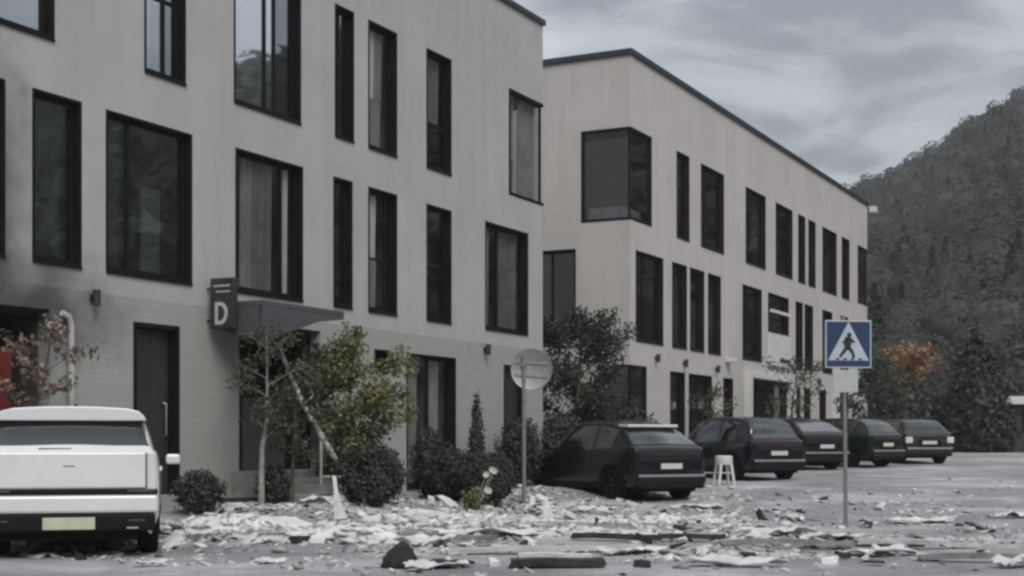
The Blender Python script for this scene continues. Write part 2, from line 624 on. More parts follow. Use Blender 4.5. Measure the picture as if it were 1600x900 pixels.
# ------------------------------------------------------------------ ground
def build_ground():
    xs = np.concatenate([-np.geomspace(1500, 30, 22), np.arange(-28, 40, 0.5), np.geomspace(40, 1500, 22)])
    ys = np.concatenate([-np.geomspace(1200, 12, 16), np.arange(-10, 70, 0.5), np.geomspace(70, 1800, 22)])
    X, Y = np.meshgrid(xs, ys, indexing='ij')
    Z = gz(X, Y)
    near = (np.abs(X) < 40) & (Y > 0) & (Y < 60)
    Z = Z + near * (0.012 * np.sin(X * 2.1 + 0.7 * np.sin(Y)) * np.cos(Y * 1.7) + rng.normal(0, 0.004, Z.shape))
    nx, ny = len(xs), len(ys)
    idx = np.arange(nx * ny).reshape(nx, ny)
    q = np.stack([idx[:-1, :-1], idx[1:, :-1], idx[1:, 1:], idx[:-1, 1:]], -1).reshape(-1, 4)
    o = np_obj('ground', np.stack([X, Y, Z], -1).reshape(-1, 3), q, 'ground', smooth=True)
    tag(o, kind='structure')


build_ground()

# ------------------------------------------------------------------ hill and forest
AZ = np.array([-60, -30, -10, 0, 8, 13, 16, 20, 30, 40, 50, 57, 60.5, 64, 68, 72, 90, 110, 140, 180, 240, 270, 300], float)
HZ = np.array([30, 6, 6, 14, 31, 46, 55, 67, 86, 96, 97, 91, 82, 70, 80, 84, 66, 58, 56, 60, 62, 52, 30], float)
R0, R1 = 82.0, 330.0


def hill_z(r, az):
    hh = np.interp(az, AZ, HZ)
    t = (r - R0) / (R1 - R0)
    up = np.where(t < 1, np.clip(t, 0, 1) ** 1.08, 1 - 0.5 * sstep((t - 1) / 1.0))
    nz = 3.0 * np.sin(r * 0.035 + az * 0.21) * np.clip(t, 0, 1) + 1.6 * np.sin(az * 0.9 + r * 0.011) * np.clip(t, 0, 1)
    return 0.7 + hh * up + nz * np.clip(t * 2, 0, 1) - 0.8 * (t < 0.01)


def build_hill():
    az = np.arange(-60, 300.1, 1.5)
    rr = np.concatenate([np.arange(70, 340, 9), np.arange(350, 640, 30)])
    A, Rr = np.meshgrid(az, rr, indexing='ij')
    Z = hill_z(Rr, A)
    X, Y = Rr * np.sin(np.radians(A)), Rr * np.cos(np.radians(A))
    na, nr = len(az), len(rr)
    idx = np.arange(na * nr).reshape(na, nr)
    q = np.stack([idx[:-1, :-1], idx[:-1, 1:], idx[1:, 1:], idx[1:, :-1]], -1).reshape(-1, 4)
    o = np_obj('hill', np.stack([X, Y, Z], -1).reshape(-1, 3), q, 'hill', smooth=True)
    tag(o, kind='structure')


build_hill()


def leaf_quads(centers, size, jitter=0.35, gen=rng, out=None, spread=0.6):
    """one quad at each centre; leaves face outwards (out) with some scatter, or any way at all"""
    n = len(centers)
    nn = gen.normal(size=(n, 3))
    if out is not None:
        nn = nn * spread + out / (np.linalg.norm(out, axis=1, keepdims=True) + 1e-9)
    nn /= np.linalg.norm(nn, axis=1, keepdims=True) + 1e-9
    a = gen.normal(size=(n, 3))
    a -= (a * nn).sum(1, keepdims=True) * nn
    a /= np.linalg.norm(a, axis=1, keepdims=True) + 1e-9
    b = np.cross(nn, a)
    s = (size * (1 + jitter * gen.uniform(-1, 1, n)))[:, None]
    a *= s
    b *= s * 0.62
    V = np.stack([centers - a, centers + b * 0.9 - a * 0.1, centers + a, centers - b * 0.9 - a * 0.1], 1).reshape(-1, 3)
    return V, np.arange(4 * n).reshape(n, 4)


def cube_sphere(n=5):
    vs_, idx, fs_ = [], {}, []
    def vid(p):
        k = tuple(np.round(p, 5))
        if k not in idx:
            idx[k] = len(vs_)
            q = np.array(p)
            vs_.append(q / np.linalg.norm(q))
        return idx[k]
    for ax in range(3):
        for sg_ in (-1, 1):
            for i in range(n):
                for j in range(n):
                    q = []
                    for (a, b) in ((i, j), (i + 1, j), (i + 1, j + 1), (i, j + 1)):
                        p = [0, 0, 0]
                        p[ax] = sg_
                        p[(ax + 1) % 3] = math.tan((2 * a / n - 1) * math.pi / 4) * sg_
                        p[(ax + 2) % 3] = math.tan((2 * b / n - 1) * math.pi / 4)
                        q.append(vid(p))
                    fs_.append(q)
    return np.array(vs_), np.array(fs_)


def build_forest():
    Vs, Qs, off = [], [], 0
    def grow(naz, lo, hi, rlo, rhi, nq, size, hrange):
        nonlocal off
        az = rng.uniform(lo, hi, naz)
        r = np.sqrt(rng.uniform(rlo ** 2, rhi ** 2, naz))
        z = hill_z(r, az)
        x, y = r * np.sin(np.radians(az)), r * np.cos(np.radians(az))
        h = rng.uniform(*hrange, naz)
        w = h * rng.uniform(0.22, 0.42, naz)
        con = rng.random(naz) < 0.15
        w[con] *= 0.72
        h[con] *= 1.1
        n = naz * nq
        ti = np.repeat(np.arange(naz), nq)
        t = rng.random(n) ** 0.8
        th = rng.uniform(0, 2 * np.pi, n)
        rad_round = np.sqrt(np.clip(1 - (2 * t - 1) ** 2, 0.02, 1))
        rad_con = (1 - t) * 1.15 + 0.03
        rad = np.where(con[ti], rad_con, rad_round) * w[ti] * np.sqrt(rng.uniform(0.25, 1.15, n))
        lob = 1 + 0.25 * np.sin(3 * th + ti * 1.7 + t * 7)
        c = np.stack([x[ti] + rad * lob * np.cos(th), y[ti] + rad * lob * np.sin(th), z[ti] + h[ti] * (0.12 + 0.88 * t)], 1)
        cv, cq = cube_sphere()
        d_ = cv[None] * np.stack([w, w, h * .46], 1)[:, None] * np.where(con, .7, .76)[:, None, None]
        ang_ = np.arctan2(cv[:, 1], cv[:, 0])[None]
        lump = 1 + .16 * np.sin(3 * ang_ + np.arange(naz)[:, None] * 1.7) + .12 * np.sin(5 * cv[None, :, 2] + np.arange(naz)[:, None] * 2.3) + rng.normal(0, .09, (naz, len(cv)))
        tap = np.where(con[:, None], 1.0 - .75 * np.clip((cv[None, :, 2] + 1) / 2, 0, 1), 1.0)
        d_[..., 0] *= lump * tap
        d_[..., 1] *= lump * tap
        B = d_ + np.stack([x, y, z + h * .54], 1)[:, None]
        Vs.append(B.reshape(-1, 3))
        Qs.append((cq[None] + len(cv) * np.arange(naz)[:, None, None]).reshape(-1, 4) + off)
        off += naz * len(cv)
        ctr = np.stack([x[ti], y[ti], z[ti] + h[ti] * .42], 1)
        V, Q = leaf_quads(c, np.full(n, size) * (0.7 + 0.5 * rng.random(n)), out=(c - ctr) * [1, 1, .8] + [0, 0, .4], spread=.25)
        Vs.append(V)
        Qs.append(Q + off)
        off += len(V)
    grow(230, 9, 27, 84, 150, 700, 0.2, (4, 7.5))
    grow(700, 7, 27, 150, 290, 380, 0.33, (5, 9))
    grow(560, 7, 27, 290, 350, 340, 0.38, (5, 10))
    grow(420, 27, 120, 90, 220, 50, 1.5, (7, 12))
    grow(1100, 27, 130, 220, 350, 60, 1.4, (7, 13))
    grow(700, 130, 300, 180, 350, 40, 1.9, (8, 14))
    grow(120, -12, 8, 250, 345, 50, 1.4, (7, 12))
    o = np_obj('forest', np.concatenate(Vs), np.concatenate(Qs), 'forest')
    tag(o, 'hazy grey green wooded hillside rising behind the buildings', 'forest', kind='stuff')


build_forest()

# ------------------------------------------------------------------ buildings
def mapper(side):
    if side == 'front':                      # a along local x, depth inward along +y
        return lambda a, z, dep: (a, dep, z)
    return lambda a, z, dep: (dep, a, z)     # left end wall: a along local y, depth inward along +x


def bbox(mb, mpf, a0, a1, d0, d1, z0, z1):
    p, q = mpf(a0, z0, d0), mpf(a1, z1, d1)
    return mb.box(min(p[0], q[0]), max(p[0], q[0]), min(p[1], q[1]), max(p[1], q[1]), z0, z1)


def wall_sheet(name, a0, a1, z0, z1, holes, side, material, parent, dep=0.0, thick=0.22):
    As = sorted(set([a0, a1] + [h[0] for h in holes] + [h[1] for h in holes]))
    Zs = sorted(set([z0, z1] + [h[2] for h in holes] + [h[3] for h in holes]))
    As = [a for a in As if a0 <= a <= a1]
    Zs = [z for z in Zs if z0 <= z <= z1]
    mpf = mapper(side)
    mb = MB()
    inside = lambda a, z: any(h[0] < a < h[1] and h[2] < z < h[3] for h in holes)
    for i in range(len(As) - 1):
        for j in range(len(Zs) - 1):
            if inside((As[i] + As[i + 1]) / 2, (Zs[j] + Zs[j + 1]) / 2):
                continue
            for dd in (dep, dep + thick):
                mb.quad(mpf(As[i], Zs[j], dd), mpf(As[i + 1], Zs[j], dd), mpf(As[i + 1], Zs[j + 1], dd), mpf(As[i], Zs[j + 1], dd))
    for h in holes:
        A0, A1, B0, B1 = max(h[0], a0), min(h[1], a1), max(h[2], z0), min(h[3], z1)
        e = 0.0
        mb.quad(mpf(A0, B0, dep), mpf(A1, B0, dep), mpf(A1, B0, dep + thick), mpf(A0, B0, dep + thick))
        mb.quad(mpf(A0, B1, dep), mpf(A1, B1, dep), mpf(A1, B1, dep + thick), mpf(A0, B1, dep + thick))
        if h[0] > a0 + 1e-4:
            mb.quad(mpf(A0, B0, dep), mpf(A0, B1, dep), mpf(A0, B1, dep + thick), mpf(A0, B0, dep + thick))
        if h[1] < a1 - 1e-4:
            mb.quad(mpf(A1, B0, dep), mpf(A1, B1, dep), mpf(A1, B1, dep + thick), mpf(A1, B0, dep + thick))
    return mb.build(name, material, parent)


def curtain_mesh(mpf, a0, a1, z0, z1, dep, folds=None):
    w = a1 - a0
    n = max(8, int(w / 0.035))
    mb = MB()
    ph = random.random() * 6
    per = random.uniform(0.13, 0.2)
    rows = [(a0 + w * i / n, dep + 0.035 * math.sin(2 * math.pi * (w * i / n) / per + ph) + 0.012 * math.sin(i * 2.3)) for i in range(n + 1)]
    vs_ = []
    for (a, dd) in rows:
        vs_.append(mpf(a, z0, dd))
        vs_.append(mpf(a, z1, dd - 0.02))
    mb.add(vs_, [(2 * i, 2 * i + 2, 2 * i + 3, 2 * i + 1) for i in range(n)])
    return mb


def window(parent, a0, a1, z0, z1, side='front', mull=(), trans=(), glass='glass', curtains=(), frame='frame',
           set_back=0.13, name='window', bar=0.055, sill=True):
    """window in the opening a0..a1, z0..z1: lining + frame (the part), pane, mullion, transom, curtain, sill below it"""
    mpf = mapper(side)
    g = 0.004
    A0, A1, Z0, Z1 = a0 + g, a1 - g, z0 + g, z1 - g
    li = 0.035
    mb = MB()
    d0, d1 = -0.012, set_back + 0.07
    bbox(mb, mpf, A0, A0 + li, d0, d1, Z0, Z1)
    bbox(mb, mpf, A1 - li, A1, d0, d1, Z0, Z1)
    bbox(mb, mpf, A0 + li, A1 - li, d0, d1, Z1 - li, Z1)
    bbox(mb, mpf, A0 + li, A1 - li, d0, d1, Z0, Z0 + li)
    e0, e1 = set_back - 0.03, set_back + 0.03
    i0, i1, j0, j1 = A0 + li, A1 - li, Z0 + li, Z1 - li
    bbox(mb, mpf, i0, i0 + bar, e0, e1, j0, j1)
    bbox(mb, mpf, i1 - bar, i1, e0, e1, j0, j1)
    bbox(mb, mpf, i0 + bar, i1 - bar, e0, e1, j1 - bar, j1)
    bbox(mb, mpf, i0 + bar, i1 - bar, e0, e1, j0, j0 + bar)
    w = mb.build(name, frame, parent)
    p0, p1, q0, q1 = i0 + bar, i1 - bar, j0 + bar, j1 - bar
    # panes between the mullions
    cuts = [p0] + [p0 + (p1 - p0) * t for t in mull] + [p1]
    gl = glass if isinstance(glass, (list, tuple)) else [glass] * (len(cuts) - 1)
    for t in mull:
        m = p0 + (p1 - p0) * t
        b = MB()
        bbox(b, mpf, m - 0.035, m + 0.035, e0 + 0.003, e1 - 0.003, q0, q1)
        b.build('mullion', frame, w)
    for k in range(len(cuts) - 1):
        l = cuts[k] + (0.035 if k > 0 else 0) - 0.004
        r_ = cuts[k + 1] - (0.035 if k < len(cuts) - 2 else 0) + 0.004
        b = MB()
        bbox(b, mpf, l, r_, set_back - 0.006, set_back + 0.006, q0 - 0.004, q1 + 0.004)
        b.build('pane', gl[k], w)
        for t in trans:
            zz = q0 + (q1 - q0) * t
            b = MB()
            bbox(b, mpf, l + 0.006, r_ - 0.006, e0 + 0.006, e1 - 0.006, zz - 0.03, zz + 0.03)
            b.build('transom', frame, w)
    for (c0, c1, k0, k1, cmat) in curtains:
        c = curtain_mesh(mpf, p0 + (p1 - p0) * c0, p0 + (p1 - p0) * c1, q0 + (q1 - q0) * k0, q0 + (q1 - q0) * k1, set_back + 0.075)
        c.build('curtain', cmat, w, smooth=60)
    if sill:
        b = MB()
        bbox(b, mpf, a0 + 0.005, a1 - 0.005, -0.03, 0.0, z0 - 0.035, z0 - 0.004)
        b.build('sill', frame, w)
    return w


def corner_window(parent, xa, xb, yd, z0, z1, at, glass='glass', curtains=()):
    """window round a building corner. at='left': corner at local x=xa, side pane runs inward along +y;
    at='right': corner at local x=xb"""
    mb = MB()
    t = 0.07
    for (zz0, zz1) in ((z0 + .004, z0 + t), (z1 - t, z1 - .004)):
        if at == 'left':
            mb.box(xa - .015, xb - .004, -.015, yd - .004, zz0, zz1)
        else:
            mb.box(xa + .004, xb + .015, -.015, yd - .004, zz0, zz1)
    a, b_ = z0 + t, z1 - t
    if at == 'left':
        cx0 = xa + 0.03
        mb.box(xb - .004 - 0.07, xb - .004, -.012, .2, a, b_)
        mb.box(xa - .012, xa + .2, yd - .004 - .07, yd - .004, a, b_)
        mb.box(cx0, cx0 + .05, .03, .08, a, b_)
        w = mb.build('window', 'frame', parent)
        f = MB().box(cx0 + .05, xb - .074, .05, .062, a, b_)
        f.build('pane', glass, w)
        f = MB().box(cx0 + .02, cx0 + .032, .08, yd - .074, a, b_)
        f.build('pane', glass, w)
    else:
        cx0 = xb - 0.08
        mb.box(xa + .004, xa + .074, -.012, .2, a, b_)
        mb.box(xb - .2, xb + .012, yd - .074, yd - .004, a, b_)
        mb.box(cx0, cx0 + .05, .03, .08, a, b_)
        w = mb.build('window', 'frame', parent)
        f = MB().box(xa + .074, cx0, .05, .062, a, b_)
        f.build('pane', glass, w)
        f = MB().box(cx0 + .02, cx0 + .032, .08, yd - .074, a, b_)
        f.build('pane', glass, w)
    for (c0, c1, k0, k1, cmat) in curtains:
        c = curtain_mesh(mapper('front'), xa + (xb - xa) * c0, xa + (xb - xa) * c1, a + (b_ - a) * k0, a + (b_ - a) * k1, .2)
        c.build('curtain', cmat, w, smooth=60)
    return w


def wall_lamp(parent, a, z, name='wall_lamp'):
    """small up-down lamp: back plate and cylinder shade"""
    b = MB().box(a - .04, a + .04, -.03, -.002, z - .05, z + .05)
    w = b.build(name, 'dark_grey', parent)
    MB().lathe([(0.0, z - .12), (.055, z - .12), (.06, z + .11), (0.0, z + .11)], 12, 'z', (a, -.1, 0)).build('lamp_shade', 'dark_grey', w, smooth=40)
    return w


# ---- near building -------------------------------------------------
b1 = empty('apartment_building', (CX, CY, 0), FRONT_ROT)
tag(b1, 'near grey rendered three storey apartment block with tall dark windows and entrance D', 'building')
L1, DEP = -30.0, 13.0
ROOF1 = 11.12
TF, SF = (6.85, 9.26), (3.75, 6.10)
holes = []
ww = []
def W1(a0, a1, z, **k):
    holes.append((a0, a1, z[0], z[1]))
    ww.append((a0, a1, z, k))
cl = 'curtain'
W1(-18.4, -15.67, TF, mull=(.62,), glass=['glass_sky', 'glass_mid'])
W1(-13.84, -12.89, TF, trans=(.5,), glass=['glass_mid', 'glass'], curtains=[(.02, .3, 0, .45, 'curtain_white'), (.32, .55, 0, .45, cl)], mull=(.6,))
W1(-11.69, -9.81, TF, mull=(.52, .68), glass=['glass_sky', 'glass_sky', 'glass'], trans=())
W1(-8.75, -8.12, TF, mull=(.42,), glass=['glass_clear', 'glass'], curtains=[(.0, .25, .3, 1, cl)])
W1(-7.63, -6.59, TF, glass='glass_clear', curtains=[(.12, .42, .42, 1, 'curtain_white'), (.0, .75, 0, .41, cl), (.46, .75, .42, 1, cl)])
W1(-5.45, -4.42, TF, trans=(.38,), glass='glass_clear', curtains=[(.02, .8, .4, 1, 'curtain_dark')])
W1(-18.2, -16.56, SF, curtains=[(.5, 1, 0, 1, 'curtain_dark')])
W1(-16.08, -15.15, SF, curtains=[(.2, .9, 0, 1, 'curtain_dark')])
W1(-14.66, -12.74, SF, mull=(.28,), curtains=[(.0, .25, 0, 1, 'curtain_dark'), (.5, .72, 0, .6, cl)])
W1(-11.65, -9.75, SF, mull=(.76,), glass='glass_clear', curtains=[(.14, .22, 0, 1, cl), (.26, .32, 0, 1, cl), (.36, .68, 0, 1, 'curtain_dark'), (.86, .91, 0, 1, 'curtain_white')])
W1(-8.8, -8.17, SF)
W1(-7.63, -6.59, SF, glass='glass_clear', curtains=[(.12, .52, 0, .42, cl), (.12, .52, .45, 1, 'curtain_white')], mull=(.8,))
W1(-5.45, -4.42, SF, trans=(.38,), curtains=[(.0, .35, .1, 1, 'curtain_dark')])
W1(-2.91, -.79, SF, mull=(.35,), glass='glass_clear', curtains=[(.4, .95, 0, 1, 'curtain_dark'), (.05, .2, 0, 1, cl)])
W1(-7.41, -6.9, (2.67, 3.04), sill=False)
W1(-6.23, -4.23, (.35, 3.03), mull=(.5,), glass='glass_clear', curtains=[(.1, .3, 0, 1, cl), (.58, .8, 0, 1, cl)])
holes += [(-1.77, 0.0, TF[0], TF[1])]
DOOR1 = (-14.08, -13.04, .45, 3.06)
GATE1 = (-19.5, -15.75, .1, 3.1)
ENT1 = (-11.55, -9.2, .78, 3.25)
DOOR2 = (-2.02, -.95, .2, 3.0)
holes += [DOOR1, GATE1, ENT1, DOOR2]
wall_sheet('wall', L1, 0, -.3, ROOF1, holes, 'front', 'wall1', b1)
for (a0, a1, z, k) in ww:
    window(b1, a0, a1, z[0], z[1], **k)
# end walls, back wall, roof slab and inner rooms
sidew = MB()
for (ya, yb, za, zb) in ((0.0, 1.5, -.3, TF[0]), (0.0, 1.5, TF[1], ROOF1), (1.5, DEP, -.3, ROOF1)):
    sidew.quad((0, ya, za), (0, yb, za), (0, yb, zb), (0, ya, zb))
sidew.build('end_wall', 'wall1', b1)
MB().quad((L1, 0, -.3), (L1, DEP, -.3), (L1, DEP, ROOF1), (L1, 0, ROOF1)).quad((L1, DEP, -.3), (0, DEP, -.3), (0, DEP, ROOF1), (L1, DEP, ROOF1)).build('rear_wall', 'wall1', b1)
MB().box(L1, 0, .25, DEP, ROOF1 - .3, ROOF1 - .05).build('roof', 'concrete', b1)
cp = MB().box(L1 - .05, .06, -.06, .3, ROOF1, ROOF1 + .13).box(-.24, .06, .3, DEP, ROOF1, ROOF1 + .13)
cp.build('roof_coping', 'coping', b1, bevel=.01)
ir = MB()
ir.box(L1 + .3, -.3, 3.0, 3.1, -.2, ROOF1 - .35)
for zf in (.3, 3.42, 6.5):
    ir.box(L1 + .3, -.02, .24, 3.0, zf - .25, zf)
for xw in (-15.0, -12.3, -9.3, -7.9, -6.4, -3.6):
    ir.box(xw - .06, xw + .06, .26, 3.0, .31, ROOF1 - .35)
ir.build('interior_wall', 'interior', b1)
corner_window(b1, -1.77, 0, 1.5, TF[0], TF[1], 'right', glass='glass_clear', curtains=[(.05, .3, .4, 1, cl), (.05, .3, 0, .38, 'curtain_dark'), (.42, .93, 0, 1, cl)])


def plain_door(parent, box, mats=('frame', 'dark_grey'), mull=(.5,), dep=.16, handle=True):
    a0, a1, z0, z1 = box
    g = .004
    fm = MB()
    fm.box(a0 + g, a0 + .07, -.012, dep + .06, z0, z1 - g).box(a1 - .07, a1 - g, -.012, dep + .06, z0, z1 - g)
    fm.box(a0 + .07, a1 - .07, -.012, dep + .06, z1 - .07, z1 - g)
    d = fm.build('door', mats[0], parent)
    i0, i1 = a0 + .07, a1 - .07
    cuts = [i0] + [i0 + (i1 - i0) * t for t in mull] + [i1]
    for k in range(len(cuts) - 1):
        MB().box(cuts[k] + .008, cuts[k + 1] - .008, dep, dep + .045, z0 + .02, z1 - .08).build('door_leaf', mats[1], d, bevel=.006)
    if handle:
        MB().tube([(i1 - .12, dep, z0 + .9), (i1 - .12, dep - .06, z0 + .92), (i1 - .12, dep - .06, z0 + 1.4), (i1 - .12, dep, z0 + 1.42)], .014, 8).build('door_handle', 'chrome', d, smooth=60)
    return d


plain_door(b1, DOOR1, mull=(.55,))
plain_door(b1, DOOR2, mull=())
# recessed passage on the left with a red panel painted for an orange-red glow
gt = MB().box(-19.5, -15.75, 1.75, 1.85, .1, 3.1).box(-15.79, -15.754, .22, 1.75, .1, 3.1).box(-19.5, -15.79, .22, 1.75, 3.06, 3.096)
gt = gt.build('passage', 'interior', b1)
MB().box(-18.6, -16.2, .25, .32, .1, 2.55).build('red_glow_panel', 'glow_red', gt, bevel=.01)
MB().tube([(-15.42, -.07, .1), (-15.42, -.07, 2.9), (-15.47, -.07, 3.02), (-15.6, -.07, 3.06)], .045, 10).build('drainpipe', 'light_grey', b1, smooth=60)
# entrance: recess, inner door, canopy with sagging fascia, steps
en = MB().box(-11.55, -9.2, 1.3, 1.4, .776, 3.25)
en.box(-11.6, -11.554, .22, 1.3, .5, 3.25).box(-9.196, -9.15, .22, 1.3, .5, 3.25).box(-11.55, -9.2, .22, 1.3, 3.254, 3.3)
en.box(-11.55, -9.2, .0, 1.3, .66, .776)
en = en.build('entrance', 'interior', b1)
MB().box(-11.2, -10.3, 1.2, 1.26, .79, 2.85).build('door_leaf', 'mid_grey', en, bevel=.01)
MB().box(-10.28, -9.4, 1.2, 1.26, .79, 2.85).build('door_leaf', 'mid_grey', en, bevel=.01)
MB().box(-11.3, -10.15, .1, .16, .78, 2.0).build('side_screen', 'mid_grey', en, bevel=.01)
cn_ = MB().box(-12.25, -9.95, -1.0, -.002, 3.42, 3.5)
cn_ = cn_.build('canopy', 'mid_grey', b1, bevel=.006)
MB().prism([(-12.25, 3.415), (-9.95, 3.415), (-9.95, 3.36), (-10.7, 3.27), (-11.5, 3.05), (-12.25, 2.78)], -1.0, -.93).build('canopy_fascia', 'mid_grey', cn_)
MB().prism([(-1.0, 3.415), (-.93, 3.415), (-.01, 3.415), (-.01, 3.1), (-.9, 2.85)], -12.25, -12.2, 'x').build('canopy_cheek', 'mid_grey', cn_)
for k in range(5):
    MB().box(-11.75 - .02 * k, -8.85 + .02 * k, -.40 - .34 * k, .0 - .34 * k - .003, .1, .775 - .115 * k).build('step', 'step', b1, bevel=.012)
# projecting letter sign
sg = MB().box(-12.42, -12.3, -.56, -.1, 3.06, 3.86)
sg = sg.build('projecting_sign', 'dark_grey', b1, bevel=.01)
MB().tube([(-12.36, -.11, 3.7), (-12.36, -.002, 3.7)], .02, 8).tube([(-12.36, -.11, 3.2), (-12.36, -.002, 3.2)], .02, 8).build('bracket', 'dark_grey', sg)


def letter_d(parent):
    # D seen on the face towards -x: local y is mirrored so it reads right way round from the street
    out, inn = [], []
    h, w, t = .36, .25, .062
    n = 14
    for k in range(n + 1):
        th = -math.pi / 2 + math.pi * k / n
        out.append((w * .42 + w * .58 * math.cos(th), h / 2 * math.sin(th)))
        inn.append((w * .42 + (w * .58 - t) * math.cos(th), (h / 2 - t) * math.sin(th)))
    O = [(0, -h / 2)] + out + [(0, h / 2)]
    I = [(t, -(h / 2 - t))] + inn + [(t, h / 2 - t)]
    m = MB()
    x0, x1 = -12.432, -12.424
    yc, zc_ = -.33 + w / 2, 3.3
    P = lambda p, x: (x, yc - p[0], zc_ + p[1])
    for i in range(len(O) - 1):
        m.quad(P(O[i], x0), P(O[i + 1], x0), P(I[i + 1], x0), P(I[i], x0))
        m.quad(P(O[i], x0), P(O[i + 1], x0), P(O[i + 1], x1), P(O[i], x1))
        m.quad(P(I[i], x0), P(I[i + 1], x0), P(I[i + 1], x1), P(I[i], x1))
    j = len(O) - 1
    m.quad(P(O[j], x0), P(O[0], x0), P(I[0], x0), P(I[j], x0))
    m.quad(P(O[j], x0), P(O[0], x0), P(O[0], x1), P(O[j], x1))
    m.build('letter', 'light_grey', parent)


letter_d(sg)
# two worn lines of small print above the letter, too blurred to read
MB().box(-12.428, -12.424, -.5, -.17, 3.72, 3.75).build('print_line', 'light_grey', sg)
MB().box(-12.428, -12.424, -.5, -.22, 3.63, 3.655).build('print_line', 'light_grey', sg)
for (a, z) in ((-14.95, 3.33), (-8.1, 3.3), (-2.95, 3.28)):
    wall_lamp(b1, a, z)

# ---- far building --------------------------------------------------
U2 = 5.49
x2, y2 = site(U2, 0)
b2 = empty('apartment_building', (x2, y2, 0), FRONT_ROT)
tag(b2, 'farther pale three storey apartment block with corner window and dark roof edge', 'building')
LEN2, ROOF2 = 27.92, 11.77
TF2, SF2 = (7.30, 9.82), (4.05, 6.52)
holes, ww = [], []
gz0 = .55
for i, (a0, a1) in enumerate([(9.07, 10.17), (11.21, 13.42), (15.7, 17.97), (19.21, 21.36), (22.14, 23.12), (23.58, 24.61), (25.67, 27.92), (28.78, 30.1)]):
    W1(a0 - U2, a1 - U2, TF2, frame='frame_brown', mull=(.3,) if a1 - a0 > 2 and i % 2 else (), curtains=[[], [(.0, .3, 0, 1, 'curtain_dark')], [(.55, .95, .2, 1, 'curtain_dark')]][i % 3])
for i, (a0, a1) in enumerate([(5.87, 7.97), (8.7, 9.95), (10.23, 11.51), (11.87, 13.1), (15.36, 17.51), (21.79, 22.76), (23.03, 24.23), (25.67, 27.2), (28.6, 29.9)]):
    W1(a0 - U2, a1 - U2, SF2, frame='frame_brown', mull=(.35,) if a1 - a0 > 2 else (), curtains=[[(.05, .35, 0, 1, 'curtain_brown'), (.5, .9, 0, 1, 'curtain_brown')], [], [(.1, .5, 0, 1, 'curtain_dark')]][i % 3])
for i, (a0, a1) in enumerate([(8.54, 9.78), (10.12, 12.23), (13.36, 14.34), (21.53, 22.4), (22.94, 23.86), (25.2, 26.2), (28.4, 29.8)]):
    W1(a0 - U2, a1 - U2, (gz0 + .15, 3.32), frame='frame_brown', mull=(.5,) if a1 - a0 > 2 else (), curtains=[(.1, .6, 0, 1, 'curtain_brown')] if i % 2 == 0 else [(.5, .95, 0, 1, 'curtain_brown')])
# window with light bar and white lower panel, and white framed shop window under it
W1(18.27 - U2, 20.85 - U2, (5.18, 6.52), trans=(.5,), frame='frame_brown')
W1(15.9 - U2, 20.6 - U2, (1.75, 3.4), mull=(.3,), frame='frame_brown', curtains=[(.35, .95, 0, 1, 'curtain_brown')], sill=False)
CW = (0.0, 1.57, TF2[0], TF2[1])
CG = (0.0, 1.18, gz0 + .2, 3.36)
holes += [CW, CG, (31.6 - U2, LEN2, TF2[0], TF2[1])]
wall_sheet('wall', 0, LEN2, -.2, ROOF2, holes, 'front', 'wall2', b2)
for (a0, a1, z, k) in ww:
    window(b2, a0, a1, z[0], z[1], **k)
gh = [(0.0, 1.46, TF2[0], TF2[1]), (0.0, .95, gz0 + .2, 3.36), (1.62, 3.4, 4.15, 6.6)]
wall_sheet('end_wall', 0, DEP, -.2, ROOF2, gh, 'end', 'wall2', b2)
window(b2, 1.62, 3.4, 4.15, 6.6, side='end', mull=(.42,), curtains=[(.45, .95, 0, 1, 'curtain_dark')])
corner_window(b2, 0, 1.57, 1.46, TF2[0], TF2[1], 'left', glass='glass')
corner_window(b2, 0, 1.18, .95, gz0 + .2, 3.36, 'left', glass='glass_mid')
corner_window(b2, 31.6 - U2, LEN2, 1.5, TF2[0], TF2[1], 'right', glass='glass')
MB().box(.25, 1.5, .3, 1.35, TF2[0] + .08, TF2[0] + .42).build('window_seat', 'white_paint', b2, bevel=.03)
sw = MB()
for (ya, yb, za, zb) in ((0.0, 1.5, -.3, TF2[0]), (0.0, 1.5, TF2[1], ROOF2), (1.5, DEP, -.3, ROOF2)):
    sw.quad((LEN2, ya, za), (LEN2, yb, za), (LEN2, yb, zb), (LEN2, ya, zb))
sw.build('end_wall', 'wall2', b2)
MB().quad((0, DEP, -.3), (LEN2, DEP, -.3), (LEN2, DEP, ROOF2), (0, DEP, ROOF2)).build('rear_wall', 'wall2', b2)
MB().box(.25, LEN2 - .25, .25, DEP - .02, ROOF2 - .3, ROOF2 - .05).build('roof', 'concrete', b2)
cp = MB().box(-.07, LEN2 + .07, -.07, .3, ROOF2, ROOF2 + .16).box(-.07, .3, .3, DEP, ROOF2, ROOF2 + .16).box(LEN2 - .3, LEN2 + .07, .3, DEP, ROOF2, ROOF2 + .16)
cp.build('roof_coping', 'coping', b2, bevel=.012)
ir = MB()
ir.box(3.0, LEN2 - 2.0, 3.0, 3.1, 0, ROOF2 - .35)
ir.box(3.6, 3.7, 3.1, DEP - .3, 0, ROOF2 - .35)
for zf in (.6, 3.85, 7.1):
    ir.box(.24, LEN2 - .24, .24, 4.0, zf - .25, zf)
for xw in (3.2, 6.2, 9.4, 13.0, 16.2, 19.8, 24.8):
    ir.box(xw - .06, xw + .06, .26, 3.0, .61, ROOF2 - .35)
ir.build('interior_wall', 'interior', b2)
